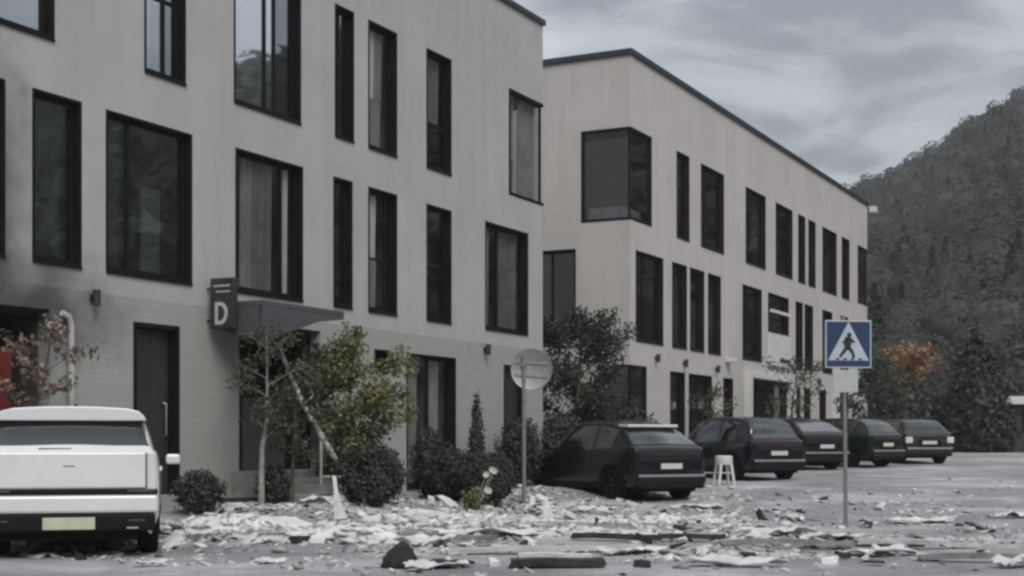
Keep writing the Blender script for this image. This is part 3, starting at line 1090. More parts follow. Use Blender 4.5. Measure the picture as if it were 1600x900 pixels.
# white apron panel below the barred window and white portal frame round the shop window
pn = MB().box(18.2 - U2, 20.85 - U2, -.10, -.003, 3.95, 5.08)
pn = pn.build('apron_panel', 'white_paint', b2, bevel=.01)
MB().box(19.4 - U2, 20.7 - U2, -.13, -.104, 4.12, 4.24).build('vent_slot', 'dark_grey', pn)
MB().box(18.3 - U2, 20.8 - U2, -.14, -.06, 5.82, 5.93).build('window_rail', 'white_paint', b2, bevel=.008)
pf = MB().box(15.5 - U2, 21.1 - U2, -.22, -.003, 1.4, 1.72).box(20.65 - U2, 21.1 - U2, -.22, -.003, 1.72, 3.42).box(15.5 - U2, 15.86 - U2, -.22, -.003, 1.72, 3.42).box(15.5 - U2, 21.1 - U2, -.22, -.003, 3.42, 3.6)
pf.build('portal_frame', 'white_paint', b2, bevel=.01)
for (a, z) in ((7.35 - U2, 3.63), (9.65 - U2, 3.6), (12.6 - U2, 3.56), (24.9 - U2, 3.6)):
    wall_lamp(b2, a, z)
fl = MB().box(13.6 - U2, 13.9 - U2, -.28, -.002, 3.82, 3.96)
fl.build('floodlight', 'white_paint', b2, bevel=.02)
ft = MB().box(LEN2 + .02, LEN2 + .5, -.35, -.08, ROOF2 - .28, ROOF2 - .02).tube([(LEN2 + .2, -.1, ROOF2 - .1), (LEN2 - .05, .1, ROOF2 + .17)], .03, 8)
ft.build('floodlight', 'white_paint', b2, bevel=.02)
for k, (a, w_) in enumerate(((27.2, .5), (29.95, .4))):
    MB().box(a - U2, a - U2 + w_, -.2, -.003, gz0 - .1, 3.3).build('pilaster', 'white_paint', b2, bevel=.01)


# ------------------------------------------------------------------ trees and shrubs
def limb_tree(name, base, label, group, height, crown_r, trunk_r, leaf_mat, bark, leaf, n_leaf, lean=(0, 0), crown_lo=.3,
              seed=1, n_limb=9, squash=1.0, clump=.35):
    g = np.random.default_rng(seed)
    t = empty(name, base)
    tag(t, label, 'tree', group)
    top = Vector((lean[0], lean[1], height * .93))
    pts = [Vector((0, 0, -.1))]
    for k in range(1, 7):
        f = k / 6
        pts.append(Vector((top.x * f + g.normal(0, .03) * height / 4, top.y * f + g.normal(0, .03) * height / 4, top.z * f)))
    mb = MB().tube(pts, [trunk_r * (1.25 - 1.12 * k / 6) for k in range(7)], 8)
    cents, tips = [], []
    for k in range(n_limb):
        f = crown_lo + (0.95 - crown_lo) * (k + g.random() * .6) / n_limb
        i = min(int(f * 6), 5)
        p = pts[i].lerp(pts[i + 1], f * 6 - i)
        an = k * 2.4 + g.random()
        prof = math.sin(math.pi * min(1, max(.12, (f - crown_lo * .8) / (1.08 - crown_lo * .8)))) ** .7
        ln = crown_r * prof * (0.75 + .4 * g.random())
        q = p + Vector((math.cos(an) * ln, math.sin(an) * ln, ln * (.35 + .4 * g.random()) * squash))
        m_ = p.lerp(q, .5) + Vector((0, 0, .06 * ln))
        mb.tube([p, m_, q], [trunk_r * .42 * (1.1 - f * .7), trunk_r * .25 * (1.1 - f * .7), trunk_r * .1], 5)
        for c in (m_, q, m_.lerp(q, .5)):
            cents.append((c, crown_r * clump * (0.7 + .6 * g.random())))
        for s_ in range(3):
            a2 = g.random() * 6.28
            r2 = q.lerp(m_, g.random()) + Vector((math.cos(a2), math.sin(a2), g.uniform(-.3, .7))) * ln * .4
            mb.tube([m_.lerp(q, g.random()), r2], [trunk_r * .12, trunk_r * .05], 4, cap=False)
            cents.append((r2, crown_r * clump * (0.5 + .5 * g.random())))
    cents.append((pts[-1], crown_r * clump))
    mb.build('trunk', bark, t, smooth=60)
    C = np.array([tuple(c) for c, r_ in cents])
    Rr = np.array([r_ for c, r_ in cents])
    pick = g.choice(len(C), n_leaf, p=Rr ** 1.5 / (Rr ** 1.5).sum())
    off_ = g.normal(size=(n_leaf, 3))
    off_ /= np.linalg.norm(off_, axis=1, keepdims=True)
    P = C[pick] + off_ * (Rr[pick] * g.random(n_leaf) ** .45)[:, None]
    P[:, 2] = np.maximum(P[:, 2], .06)
    V, Q = leaf_quads(P, np.full(n_leaf, leaf), gen=g, out=off_ + [0, 0, .45], spread=.65)
    np_obj('crown', V, Q, leaf_mat, t)
    return t


def blob_shrub(name, base, label, group, rx, ry, h, leaf_mat, leaf, n_leaf, seed=1, cone=False, cat='shrub', lumps=0.16, lift=0.0):
    g = np.random.default_rng(seed)
    t = empty(name, base)
    tag(t, label, cat, group)
    mb = MB()
    for k in range(6):
        a = k * 1.05 + g.random()
        mb.tube([(0, 0, -.05), (rx * .25 * math.cos(a), ry * .25 * math.sin(a), h * .35 + lift), (rx * .5 * math.cos(a), ry * .5 * math.sin(a), h * (.55 + .3 * g.random()) * (0.7 if cone else 1) + lift)], [.035, .022, .008], 5)
    mb.tube([(0, 0, -.05), (0, 0, h * .85 + lift)], [.05, .01], 6)
    mb.build('trunk', 'bark', t)
    th = g.uniform(0, 2 * np.pi, n_leaf)
    if cone:
        tt = 1 - np.sqrt(g.random(n_leaf))
        rad = (1 - tt) ** .85 * (1 - .45 * np.exp(-tt * 14))
        z = tt * h
    else:
        cz = g.uniform(-1, 1, n_leaf)
        rad = np.sqrt(1 - cz ** 2)
        z = h / 2 + cz * h / 2
    lob = 1 + lumps * np.sin(3 * th + seed) * np.cos(z * 5 / max(h, .3) + seed) + lumps * .7 * np.sin(7 * th + z * 9)
    dep = g.random(n_leaf) ** .3
    rr = rad * lob * dep
    zz = h / 2 + (z - h / 2) * (dep if not cone else 1) * (1 + .04 * g.normal(size=n_leaf))
    P = np.stack([rx * rr * np.cos(th), ry * rr * np.sin(th), np.maximum(zz, .03) + lift], 1)
    P += g.normal(0, leaf * .8, P.shape)
    V, Q = leaf_quads(P, np.full(n_leaf, leaf), gen=g, out=P / [rx, ry, h] - [0, 0, .35], spread=.6)
    np_obj('crown', V, Q, leaf_mat, t)
    return t


def ground_at(x, y, dz=0.0):
    return (x, y, gzf(x, y) + dz)


# yellow green bush in front of the entrance and the dark bush at its foot
limb_tree('leafy_bush', ground_at(-2.72, 24.6), 'tall yellow green bush with loose twigs beside the entrance', None, 2.75, .88, .05,
          'leaf_yellow', 'bark', .04, 11500, lean=(-.1, .05), crown_lo=.12, seed=5, n_limb=16, clump=.30)
blob_shrub('round_shrub', ground_at(-2.28, 23.0), 'dark round shrub at the foot of the yellow green bush', None, .52, .48, 1.0, 'leaf_dark', .038, 6000, seed=3, lumps=.22)
# thin pale tree next to the letter sign
limb_tree('young_tree', ground_at(*site(-12.35, 1.05)), 'thin young tree with sparse olive leaves below the D sign', None, 2.9, .62, .045,
          'leaf_olive', 'bark_pale', .03, 1900, lean=(.12, .0), crown_lo=.38, seed=9, n_limb=10, clump=.34)
limb_tree('entrance_tree', ground_at(*site(-11.9, 1.3)), 'drooping dark olive tree leaning into the entrance recess', None, 2.2, .48, .035,
          'leaf_olive', 'bark', .034, 1500, lean=(.05, .1), crown_lo=.3, seed=19, n_limb=11, clump=.34)
blob_shrub('low_shrub', ground_at(*site(-13.55, .8)), 'low dark shrub between the pale tree trunk and white car', None, .36, .34, .62, 'leaf_dark', .034, 2600, seed=6, lumps=.25)
blob_shrub('low_shrub', ground_at(*site(-11.95, 1.0)), 'low dark shrub just right of the pale tree trunk', None, .26, .26, .62, 'leaf_dark', .036, 1600, seed=7)
# dark bed in front of the ground floor windows
blob_shrub('dark_shrub', ground_at(*site(-7.7, 1.4)), 'tall narrow dark shrub against the left window pane', None, .34, .34, 1.3, 'leaf_dark', .04, 4000, seed=12, lumps=.25)
blob_shrub('dark_shrub', ground_at(*site(-7.75, 1.9)), 'broad dark shrub below the ground floor window', None, .6, .5, .95, 'leaf_dark', .04, 6000, seed=13)
blob_shrub('ball_shrub', ground_at(*site(-7.9, 2.6)), 'dense dark ball shrub behind the white flowers', None, .62, .55, .95, 'leaf_dark', .034, 9000, seed=14, lumps=.08)
blob_shrub('cypress', ground_at(*site(-4.6, .7)), 'slim dark cone shaped cypress in front of the wall', None, .27, .27, 2.1, 'leaf_dark', .035, 3500, seed=15, cone=True, cat='tree')
blob_shrub('dark_shrub', ground_at(*site(-2.6, .7)), 'dark shrub in the doorway right of the cypress', None, .5, .45, 1.5, 'leaf_dark', .045, 3800, seed=16)
limb_tree('dark_tree', ground_at(*site(2.1, -.2)), 'dark green tree filling the gap between the two buildings', None, 4.35, 1.25, .09,
          'leaf_dark', 'bark', .048, 15000, lean=(.25, 0), crown_lo=.1, seed=23, n_limb=20, clump=.3)
blob_shrub('dark_shrub', ground_at(*site(.55, .3)), 'dark shrub under the tree behind the round sign', None, .7, .6, 1.7, 'leaf_dark', .05, 6000, seed=24)
blob_shrub('dark_shrub', ground_at(*site(3.4, .8)), 'small dark shrub behind the white roofed dark car', None, .8, .6, 1.9, 'leaf_mid', .055, 4500, seed=25)
# thin trees in front of the far building
limb_tree('thin_tree', ground_at(*site(15.0, 1.6)), 'thin nearly bare tree left of the white window frame', None, 3.5, .95, .05,
          'leaf_olive', 'bark', .05, 1300, lean=(.3, 0), crown_lo=.35, seed=31, n_limb=12, clump=.3)
limb_tree('thin_tree', ground_at(*site(24.0, 2.2)), 'dark slender tree left of the crossing sign post', None, 3.6, 1.15, .06,
          'leaf_dark', 'bark', .065, 3800, lean=(.1, 0), crown_lo=.12, seed=33, n_limb=14, clump=.32)
limb_tree('thin_tree', ground_at(*site(9.2, 1.1)), 'sparse small tree in front of the brown curtained window', None, 2.5, .7, .04,
          'leaf_olive', 'bark', .045, 700, crown_lo=.4, seed=35, n_limb=9, clump=.3)
# right background
limb_tree('autumn_tree', ground_at(17.5, 64.0), 'small tree with bright orange autumn leaves behind the parked cars', None, 5.0, .95, .08,
          'leaf_orange', 'bark', .10, 1500, lean=(.4, 0), crown_lo=.66, seed=41, n_limb=12, clump=.34)
blob_shrub('conifer', ground_at(20.0, 61.5), 'broad dark conifer right of the orange tree', None, 2.0, 1.8, 5.3, 'leaf_dark', .13, 11000, seed=43, cone=True, cat='tree')
for k, (x, y, rx, h, lab) in enumerate(((15.0, 69, 1.9, 2.6, 'mid green bush behind the parked cars below the orange tree'),
                                        (19.0, 74, 2.6, 4.4, 'large dim bush behind the orange tree'),
                                        (24.5, 70, 2.4, 3.6, 'dark bush behind the white topped kiosk'),
                                        (12.5, 72, 2.2, 3.4, 'dim bush just past the end of the far building'))):
    blob_shrub('background_bush', ground_at(x, y), lab, None, rx, 1.8, h, 'leaf_mid', .14, 5500, seed=50 + k)

# flowers in the rubble
fl_root = empty('flowering_plant', ground_at(-.72, 24.4))
tag(fl_root, 'low yellow green plant with white flowers in the rubble', 'plant')
g_ = np.random.default_rng(77)
st, tips = MB(), []
for k in range(14):
    a = g_.random() * 6.28
    tip = Vector((math.cos(a) * g_.uniform(.1, .4), math.sin(a) * .25, g_.uniform(.15, .42)))
    st.tube([(0, 0, 0), tip * .5 + Vector((0, 0, .06)), tip], [.008, .006, .003], 4, cap=False)
    tips.append(tip)
st.build('stem', 'leaf_yellow', fl_root)
P = np.array([tuple(tips[i % 14] * g_.uniform(.3, 1)) for i in range(420)]) + g_.normal(0, .05, (420, 3))
V, Q = leaf_quads(np.maximum(P, [-9, -9, .02]), np.full(420, .035), gen=g_)
np_obj('foliage', V, Q, 'leaf_yellow', fl_root)
for (fx, fz) in ((.28, .62), (.38, .7), (.42, .68), (.3, .36), (.33, .34)):
    b = MB()
    for k in range(6):
        a = k * 1.047
        c_ = Vector((fx, -.1, fz))
        e_ = Vector((math.cos(a) * .06, -.03, math.sin(a) * .06))
        s_ = Vector((-math.sin(a) * .03, 0, math.cos(a) * .03))
        b.quad(c_, c_ + e_ * .6 + s_, c_ + e_, c_ + e_ * .6 - s_)
    b.tube([(fx * .3, 0, .05), (fx, -.09, fz)], .005, 4)
    b.build('flower', 'flower', fl_root)

# autumn twigs in front of the dark passage
limb_tree('autumn_vine', ground_at(*site(-16.95, .6), dz=.3), 'pale pinkish autumn leaves on twigs in front of the dark red passage', None, 2.75, .5, .03,
          'leaf_pink', 'bark', .05, 800, lean=(.35, .45), crown_lo=.3, seed=61, n_limb=12, clump=.3)

# fallen birch trunk and the post it leans on
bp_ = empty('leaning_trunk', ground_at(-2.9, 23.4))
tag(bp_, 'broken pale birch trunk leaning across the entrance', 'tree trunk')
MB().tube([(-.02, 0, .75), (-.3, .1, 1.2), (-.55, .2, 1.62), (-.8, .28, 2.15), (-.98, .35, 2.6)], [.05, .048, .045, .04, .03], 9).build('trunk', 'birch', bp_, smooth=60)
MB().tube([(-.55, .2, 1.62), (-.42, .3, 1.75), (-.4, .3, 1.95)], [.02, .015, .006], 6).tube([(-.02, 0, .75), (.06, -.02, .66)], [.05, .02], 7).build('branch_stub', 'birch', bp_, smooth=60)
po = empty('rail_post', ground_at(-3.2, 23.9))
tag(po, 'thin pale metal handrail post beside the entrance steps', 'post')
MB().tube([(0, 0, -.1), (0, 0, 1.05)], .028, 8).build('post', 'light_grey', po, smooth=60)
MB().tube([(0, 0, .42), (.42, .0, .42)], .022, 8).tube([(0, 0, 1.05), (.02, 0, 1.09)], .03, 8).build('rail', 'light_grey', po, smooth=60)


# ------------------------------------------------------------------ cars
def lerp_tab(tab, x):
    """monotone cubic through the station table"""
    xs_ = [t[0] for t in tab]
    x = min(max(x, xs_[0]), xs_[-1])
    i = 0
    while i < len(tab) - 2 and x > xs_[i + 1]:
        i += 1
    h = xs_[i + 1] - xs_[i]
    f = (x - xs_[i]) / h
    out = []
    for k in range(1, len(tab[0])):
        def slope(a):
            return (tab[a + 1][k] - tab[a][k]) / (xs_[a + 1] - xs_[a])
        def tang(a):
            if a == 0:
                return slope(0)
            if a == len(tab) - 1:
                return slope(a - 1)
            p, q = slope(a - 1), slope(a)
            return 0.0 if p * q <= 0 else 2 * p * q / (p + q)
        m0, m1 = tang(i) * h, tang(i + 1) * h
        p0, p1 = tab[i][k], tab[i + 1][k]
        f2, f3 = f * f, f * f * f
        out.append((2 * f3 - 3 * f2 + 1) * p0 + (f3 - 2 * f2 + f) * m0 + (-2 * f3 + 3 * f2) * p1 + (f3 - f2) * m1)
    return out


def spline(pts, t):
    """Catmull-Rom through the section points"""
    n = len(pts)
    a = min(int(t), n - 2)
    f = t - a
    p1, p2 = pts[a], pts[a + 1]
    p0 = pts[a - 1] if a > 0 else (2 * p1[0] - p2[0], 2 * p1[1] - p2[1])
    p3 = pts[a + 2] if a + 2 < n else (-pts[n - 2][0], pts[n - 2][1])
    r = []
    for c in (0, 1):
        m0, m1 = (p2[c] - p0[c]) * .42, (p3[c] - p1[c]) * .42
        f2, f3 = f * f, f * f * f
        r.append((2 * f3 - 3 * f2 + 1) * p1[c] + (f3 - 2 * f2 + f) * m0 + (-2 * f3 + 3 * f2) * p2[c] + (f3 - f2) * m1)
    return tuple(r)


def make_car(name, loc, rz, label, spec):
    """x forward from the tail, y left, z up. spec['tab'] rows: x, zbottom, zbelt, ztop, half width, half width at top"""
    t = empty(name, loc, rz)
    tag(t, label, 'car', spec.get('group', 'cars parked outside the buildings'))
    tab = spec['tab']
    L = tab[-1][0]
    paint = spec['paint']
    wr = spec.get('wr', .345)
    wx = spec['wx']
    def section(x):
        zb, zs, zt, ws, wt = lerp_tab(tab, x)
        h = zs - zb
        cab = max(0.0, zt - zs)
        pts = [(ws * .90, zb), (ws * .985, zb + h * .22), (ws, zb + h * .5), (ws * .995, zb + h * .78), (ws * .965, zs - .015), (ws * .94, zs),
               (ws * .94 + (wt - ws * .94) * .5, zs + cab * .52), (wt, zs + cab * .86), (wt * .9, zs + cab * .97), (wt * .55, zs + cab), (0, zs + cab + .012)]
        return pts
    xs_ = sorted(set([round(L * i / 140, 4) for i in range(141)] + [r_[0] for r_ in tab]))
    mb = MB()
    full = []
    for x in xs_:
        s_ = [spline(section(x), k / 3) for k in range(31)]
        ring = [(x, -y, z) for y, z in s_] + [(x, y, z) for y, z in reversed(s_[:-1])]
        full.append(ring)
    n = len(full[0])
    for ring in full:
        mb.v += ring
    def in_arch(x, z):
        return any((x - w) ** 2 + (z - wr) ** 2 < (wr + .055) ** 2 for w in wx)
    for i in range(len(xs_) - 1):
        for k in range(n - 1):
            a, b_, c, d = i * n + k, i * n + k + 1, (i + 1) * n + k + 1, (i + 1) * n + k
            cx = sum(mb.v[q][0] for q in (a, b_, c, d)) / 4
            cz = sum(mb.v[q][2] for q in (a, b_, c, d)) / 4
            if (k < 12 or k >= n - 13) and in_arch(cx, cz):
                continue
            mb.f.append((a, d, c, b_))
    mb.f.append(tuple(range(n)))
    mb.f.append(tuple((len(xs_) - 1) * n + k for k in range(n - 1, -1, -1)))
    body = mb.build('body', paint, t, smooth=40)
    # underbody and wheel wells
    hw = max(r_[4] for r_ in tab)
    MB().box(.12, L - .12, -hw + .24, hw - .24, .2, .7).build('underbody', 'car_trim', t)
    for w in wx:
        for s_ in (-1, 1):
            ar = MB()
            yo = s_ * (hw * .99 + .004)
            N_ = 16
            pts_o = [(w + (wr + .10) * math.cos(math.pi * k / N_), wr - .02 + (wr + .10) * math.sin(math.pi * k / N_)) for k in range(N_ + 1)]
            pts_i = [(w + (wr + .035) * math.cos(math.pi * k / N_), wr - .02 + (wr + .035) * math.sin(math.pi * k / N_)) for k in range(N_ + 1)]
            for k in range(N_):
                q = [pts_o[k], pts_o[k + 1], pts_i[k + 1], pts_i[k]]
                ar.quad(*[(p[0], yo, p[1]) for p in q])
                ar.quad(*[(p[0], y_, p[1]) for p, y_ in ((pts_i[k], yo), (pts_i[k + 1], yo), (pts_i[k + 1], s_ * (hw - .3)), (pts_i[k], s_ * (hw - .3)))])
                ar.quad(*[(p[0], y_, p[1]) for p, y_ in ((pts_o[k], yo), (pts_o[k + 1], yo), (pts_o[k + 1], yo - s_ * .03), (pts_o[k], yo - s_ * .03))])
            ar.build('wheel_arch', spec.get('arch', 'car_trim'), t)
            wy = s_ * (hw - .135)
            wh = MB().lathe([(wr * .62, -.11), (wr * .9, -.115), (wr * .985, -.085), (wr, -.05), (wr, .05), (wr * .985, .085), (wr * .9, .115), (wr * .62, .11)], 28, 'y', (w, wy, wr))
            wheel = wh.build('wheel', 'tyre', t, smooth=40)
            rm = MB().lathe([(0.001, .06), (wr * .12, .075), (wr * .12, .06), (wr * .2, .045), (wr * .6, .03), (wr * .64, .085), (wr * .64, -.085)], 28, 'y', (w, wy, wr))
            if s_ < 0:
                rm.v = [(v_[0], 2 * wy - v_[1], v_[2]) for v_ in rm.v]
            rim = rm.build('rim', spec.get('rim', 'rim_dark'), wheel, smooth=35)
            sp = MB()
            for k in range(5):
                a = k * 2 * math.pi / 5 + .3
                m_ = Matrix.Translation((w, wy + s_ * .068, wr)) @ Matrix.Rotation(a, 4, 'Y')
                sp.box(wr * .1, wr * .63, -.012, .018, -.03, .03, m_)
            sp.build('spoke', spec.get('rim', 'rim_dark'), wheel)

    def patch(nm, x0, x1, k0, k1, sides=(1,), m_='car_glass', off=.006, nx=10, shrink=0.0, parent=None):
        """panel lying on the body surface: stations x0..x1, section points k0..k1"""
        for s_ in sides:
            pm = MB()
            rows = []
            for i in range(nx + 1):
                x = x0 + (x1 - x0) * i / nx
                sec = section(x)
                row = []
                kk = np.linspace(k0, k1, max(2, int((k1 - k0) * 3) + 1))
                for kf in kk:
                    yy, zz = spline(sec, kf)
                    row.append(Vector((x, yy * s_, zz)))
                rows.append(row)
            m2 = len(rows[0])
            for i, row in enumerate(rows):
                for j, p in enumerate(row):
                    du = rows[min(i + 1, nx)][j] - rows[max(i - 1, 0)][j]
                    dv = row[min(j + 1, m2 - 1)] - row[max(j - 1, 0)]
                    nn = du.cross(dv)
                    nn = nn.normalized() if nn.length > 1e-9 else Vector((0, s_, 0))
                    if nn.dot(Vector((0, s_, .6))) < 0 and nn.z < .2:
                        nn = -nn
                    if nn.z < -.2:
                        nn = -nn
                    pm.v.append(tuple(p + nn * off))
            for i in range(nx):
                for j in range(m2 - 1):
                    pm.f.append((i * m2 + j, (i + 1) * m2 + j, (i + 1) * m2 + j + 1, i * m2 + j + 1))
            pm.build(nm, m_, parent or t, smooth=50)
    for (x0, x1) in spec['side_glass']:
        patch('side_window', x0, x1, 5.12, 6.85, (1, -1))
    for (nm, x0, x1) in spec['end_glass']:
        # windscreen / rear window spanning both halves
        for_glass(t, nm, x0, x1, section)
    for (x, k0, k1) in spec.get('seams', ()):
        patch('door_seam', x, x + .012, k0, k1, (1, -1), 'car_trim', off=.003, nx=1)
    for (x, z_) in spec.get('handles', ()):
        for s_ in (1, -1):
            MB().box(x, x + .2, s_ * hw * .985, s_ * hw * .985 + s_ * .035, z_, z_ + .035).build('door_handle', paint, t, bevel=.008)
    if 'sill' in spec:
        for s_ in (1, -1):
            MB().box(wx[0] + wr + .06, wx[1] - wr - .06, s_ * (hw * .93), s_ * (hw * .93 + .05), spec['sill'][0], spec['sill'][1]).build('sill_trim', 'car_trim', t, bevel=.01)
    mx_ = spec['mirror']
    for s_ in (1, -1):
        m_ = MB().box(mx_[0] - .08, mx_[0] + .08, s_ * (hw + .06), s_ * (hw + .24), mx_[1], mx_[1] + .13).build('mirror', paint, t, bevel=.03)
        MB().box(mx_[0] - .03, mx_[0] + .03, s_ * (hw - .12), s_ * (hw + .07), mx_[1] + .02, mx_[1] + .06).build('mirror_arm', 'car_trim', m_)
    for (nm, m_, (x0, x1, y0, y1, z0, z1), bev) in spec['bits']:
        MB().box(x0, x1, y0, y1, z0, z1).build(nm, m_, t, bevel=bev)
    return t


def for_glass(t, nm, x0, x1, section):
    pm = MB()
    nx = 8
    rows = []
    for i in range(nx + 1):
        x = x0 + (x1 - x0) * i / nx
        s_ = section(x)
        half = [spline(s_, 6.9 + 3.1 * q / 10) for q in range(11)]
        row = [Vector((x, -y, z)) for y, z in half] + [Vector((x, y, z)) for y, z in reversed(half[:-1])]
        rows.append(row)
    m2 = len(rows[0])
    for i, row in enumerate(rows):
        for j, p in enumerate(row):
            du = rows[min(i + 1, nx)][j] - rows[max(i - 1, 0)][j]
            dv = row[min(j + 1, m2 - 1)] - row[max(j - 1, 0)]
            nn = du.cross(dv)
            nn = nn.normalized() if nn.length > 1e-9 else Vector((0, 0, 1))
            if nn.z < 0:
                nn = -nn
            pm.v.append(tuple(p + nn * .008))
    for i in range(nx):
        for j in range(m2 - 1):
            pm.f.append((i * m2 + j, (i + 1) * m2 + j, (i + 1) * m2 + j + 1, i * m2 + j + 1))
    pm.build(nm, 'car_glass', t, smooth=50)


# white boxy car at the left, seen from behind
HW = .945
white_spec = dict(
    paint='car_white', wr=.36, wx=(.82, 3.62), rim='rim', arch='car_trim', mirror=(2.95, .98),
    tab=[(0.0, .30, 1.14, 1.145, .90, .80), (.05, .27, 1.165, 1.19, .935, .84), (.16, .25, 1.17, 1.30, HW, .80), (.42, .24, 1.16, 1.56, HW, .76), (.62, .24, 1.155, 1.615, HW, .745),
         (1.5, .23, 1.14, 1.645, HW, .74), (2.3, .23, 1.12, 1.615, HW, .72), (2.62, .23, 1.10, 1.54, HW, .70), (3.25, .24, 1.06, 1.085, HW, .78), (4.0, .26, .98, .99, .92, .76), (4.28, .32, .86, .865, .84, .66), (4.35, .40, .74, .745, .74, .56)],
    side_glass=[(.75, 1.6), (1.68, 2.6)], end_glass=[('rear_window', .09, .47), ('windscreen', 2.66, 3.22)],
    seams=[(1.62, .6, 5.0), (2.75, .6, 5.0)], handles=[(.95, .93), (2.0, .93)], sill=(.24, .36),
    bits=[('tailgate', 'car_white', (-.035, .1, -.80, .80, .765, 1.155), .02),
          ('light_bar', 'car_trim', (-.03, .1, -.925, .925, .70, .755), .008),
          ('tail_lamp', 'lamp_red', (-.036, .02, .60, .90, .712, .743), .004),
          ('tail_lamp', 'lamp_red', (-.036, .02, -.90, -.60, .712, .743), .004),
          ('rear_bumper', 'car_white', (-.05, .2, -.93, .93, .50, .69), .03),
          ('bumper_skirt', 'car_trim', (-.045, .3, -.90, .90, .30, .495), .03),
          ('number_plate', 'plate_yellow', (-.058, -.046, -.27, .27, .325, .455), .003),
          ('rear_wiper', 'car_trim', (.035, .05, -.02, .32, 1.19, 1.2), .002),
          ('aerial', 'car_trim', (1.05, 1.2, -.02, .02, 1.64, 1.70), .008),
          ('head_lamp', 'lamp_clear', (4.18, 4.33, .45, .8, .72, .84), .02),
          ('head_lamp', 'lamp_clear', (4.18, 4.33, -.8, -.45, .72, .84), .02),
          ('tailgate_seam', 'car_trim', (-.03, .06, .805, .812, .76, 1.15), 0),
          ('tailgate_seam', 'car_trim', (-.03, .06, -.812, -.805, .76, 1.15), 0),
          ('tailgate_emblem', 'chrome', (-.04, -.034, -.06, .06, 1.0, 1.025), .003),
          ('reflector', 'lamp_red', (-.052, -.04, .62, .8, .40, .425), .003),
          ('reflector', 'lamp_red', (-.052, -.04, -.8, -.62, .40, .425), .003),
          ('tow_flap', 'light_grey', (-.052, -.044, -.72, -.6, .33, .345), .002)])
WX, WY = (108 - 800) / 2230 * 15.35, 15.35
wc = make_car('parked_car', (WX, WY, gzf(WX, WY)), R(90 + 13.5), 'white boxy hatchback seen from behind at the left edge', white_spec)


MB().prism([(-.80, 1.50), (.80, 1.50), (.775, 1.555), (.72, 1.605), (.60, 1.635), (.3, 1.652), (0, 1.657), (-.3, 1.652), (-.60, 1.635), (-.72, 1.605), (-.775, 1.555)], .25, 1.0, 'x').build('roof_spoiler', 'car_white', wc, bevel=.012)


def suv_spec(paint, coupe=True, tall=0.0, extra=(), rim='rim_dark'):
    h = tall
    if coupe:
        tab = [(0.0, .42, .98, .985, .78, .66), (.05, .34, 1.06, 1.065, .86, .74), (.14, .30, 1.10, 1.115, .90, .76), (.75, .28, 1.07, 1.45 + h, .93, .66), (1.25, .27, 1.04, 1.58 + h, .935, .67),
               (1.9, .26, 1.02, 1.62 + h, .935, .68), (2.5, .26, 1.0, 1.57 + h, .935, .68), (2.8, .26, .99, 1.46 + h, .935, .67), (3.4, .26, .97, 1.0, .93, .76), (4.1, .28, .90, .91, .90, .74), (4.35, .34, .80, .805, .82, .64), (4.45, .42, .70, .705, .70, .5)]
        sg_ = [(.85, 1.5), (1.56, 2.6)]
        eg = [('rear_window', .2, .72), ('windscreen', 2.85, 3.35)]
        z_l = .90
    else:
        tab = [(0.0, .42, .96, .965, .76, .62), (.05, .34, 1.02, 1.025, .85, .70), (.12, .30, 1.04, 1.06, .89, .72), (.40, .28, 1.03, 1.42 + h, .92, .66), (.75, .27, 1.02, 1.56 + h, .925, .68),
               (1.7, .26, 1.0, 1.61 + h, .925, .69), (2.4, .26, .98, 1.56 + h, .925, .68), (2.7, .26, .97, 1.46 + h, .925, .67), (3.3, .26, .95, .98, .92, .75), (4.0, .28, .88, .89, .89, .72), (4.22, .34, .78, .785, .8, .62), (4.3, .42, .68, .685, .68, .5)]
        sg_ = [(.7, 1.4), (1.46, 2.5)]
        eg = [('rear_window', .15, .42), ('windscreen', 2.75, 3.25)]
        z_l = .86
    bits = [('light_bar', 'lamp_red', (-.02, .06, -.74, .74, z_l, z_l + .05), .006),
            ('number_plate', 'plate', (-.03, -.012, -.26, .26, .66, .77), .003),
            ('plate_recess', 'car_trim', (-.012, .02, -.42, .42, .58, .82), .01),
            ('rear_bumper', paint, (-.06, .2, -.84, .84, .36, .56), .04),
            ('bumper_strip', 'chrome', (-.068, -.02, -.80, .80, .50, .55), .008),
            ('bumper_skirt', 'car_trim', (-.05, .25, -.80, .80, .26, .37), .03),
            ('exhaust_tip', 'car_trim', (-.06, .06, .5, .66, .27, .33), .01),
            ('head_lamp', 'lamp_clear', (tab[-1][0] - .3, tab[-1][0] - .09, .5, .78, .68, .78), .02),
            ('head_lamp', 'lamp_clear', (tab[-1][0] - .3, tab[-1][0] - .09, -.78, -.5, .68, .78), .02)]
    bits += list(extra)
    return dict(paint=paint, wr=.36, wx=(.82, 3.55), rim=rim, mirror=(2.85, 1.0), tab=tab, side_glass=sg_, end_glass=eg,
                seams=[(1.53, .6, 5.0), (2.62, .6, 5.0)], handles=[(1.2, .9), (2.25, .9)], sill=(.25, .36), bits=bits)


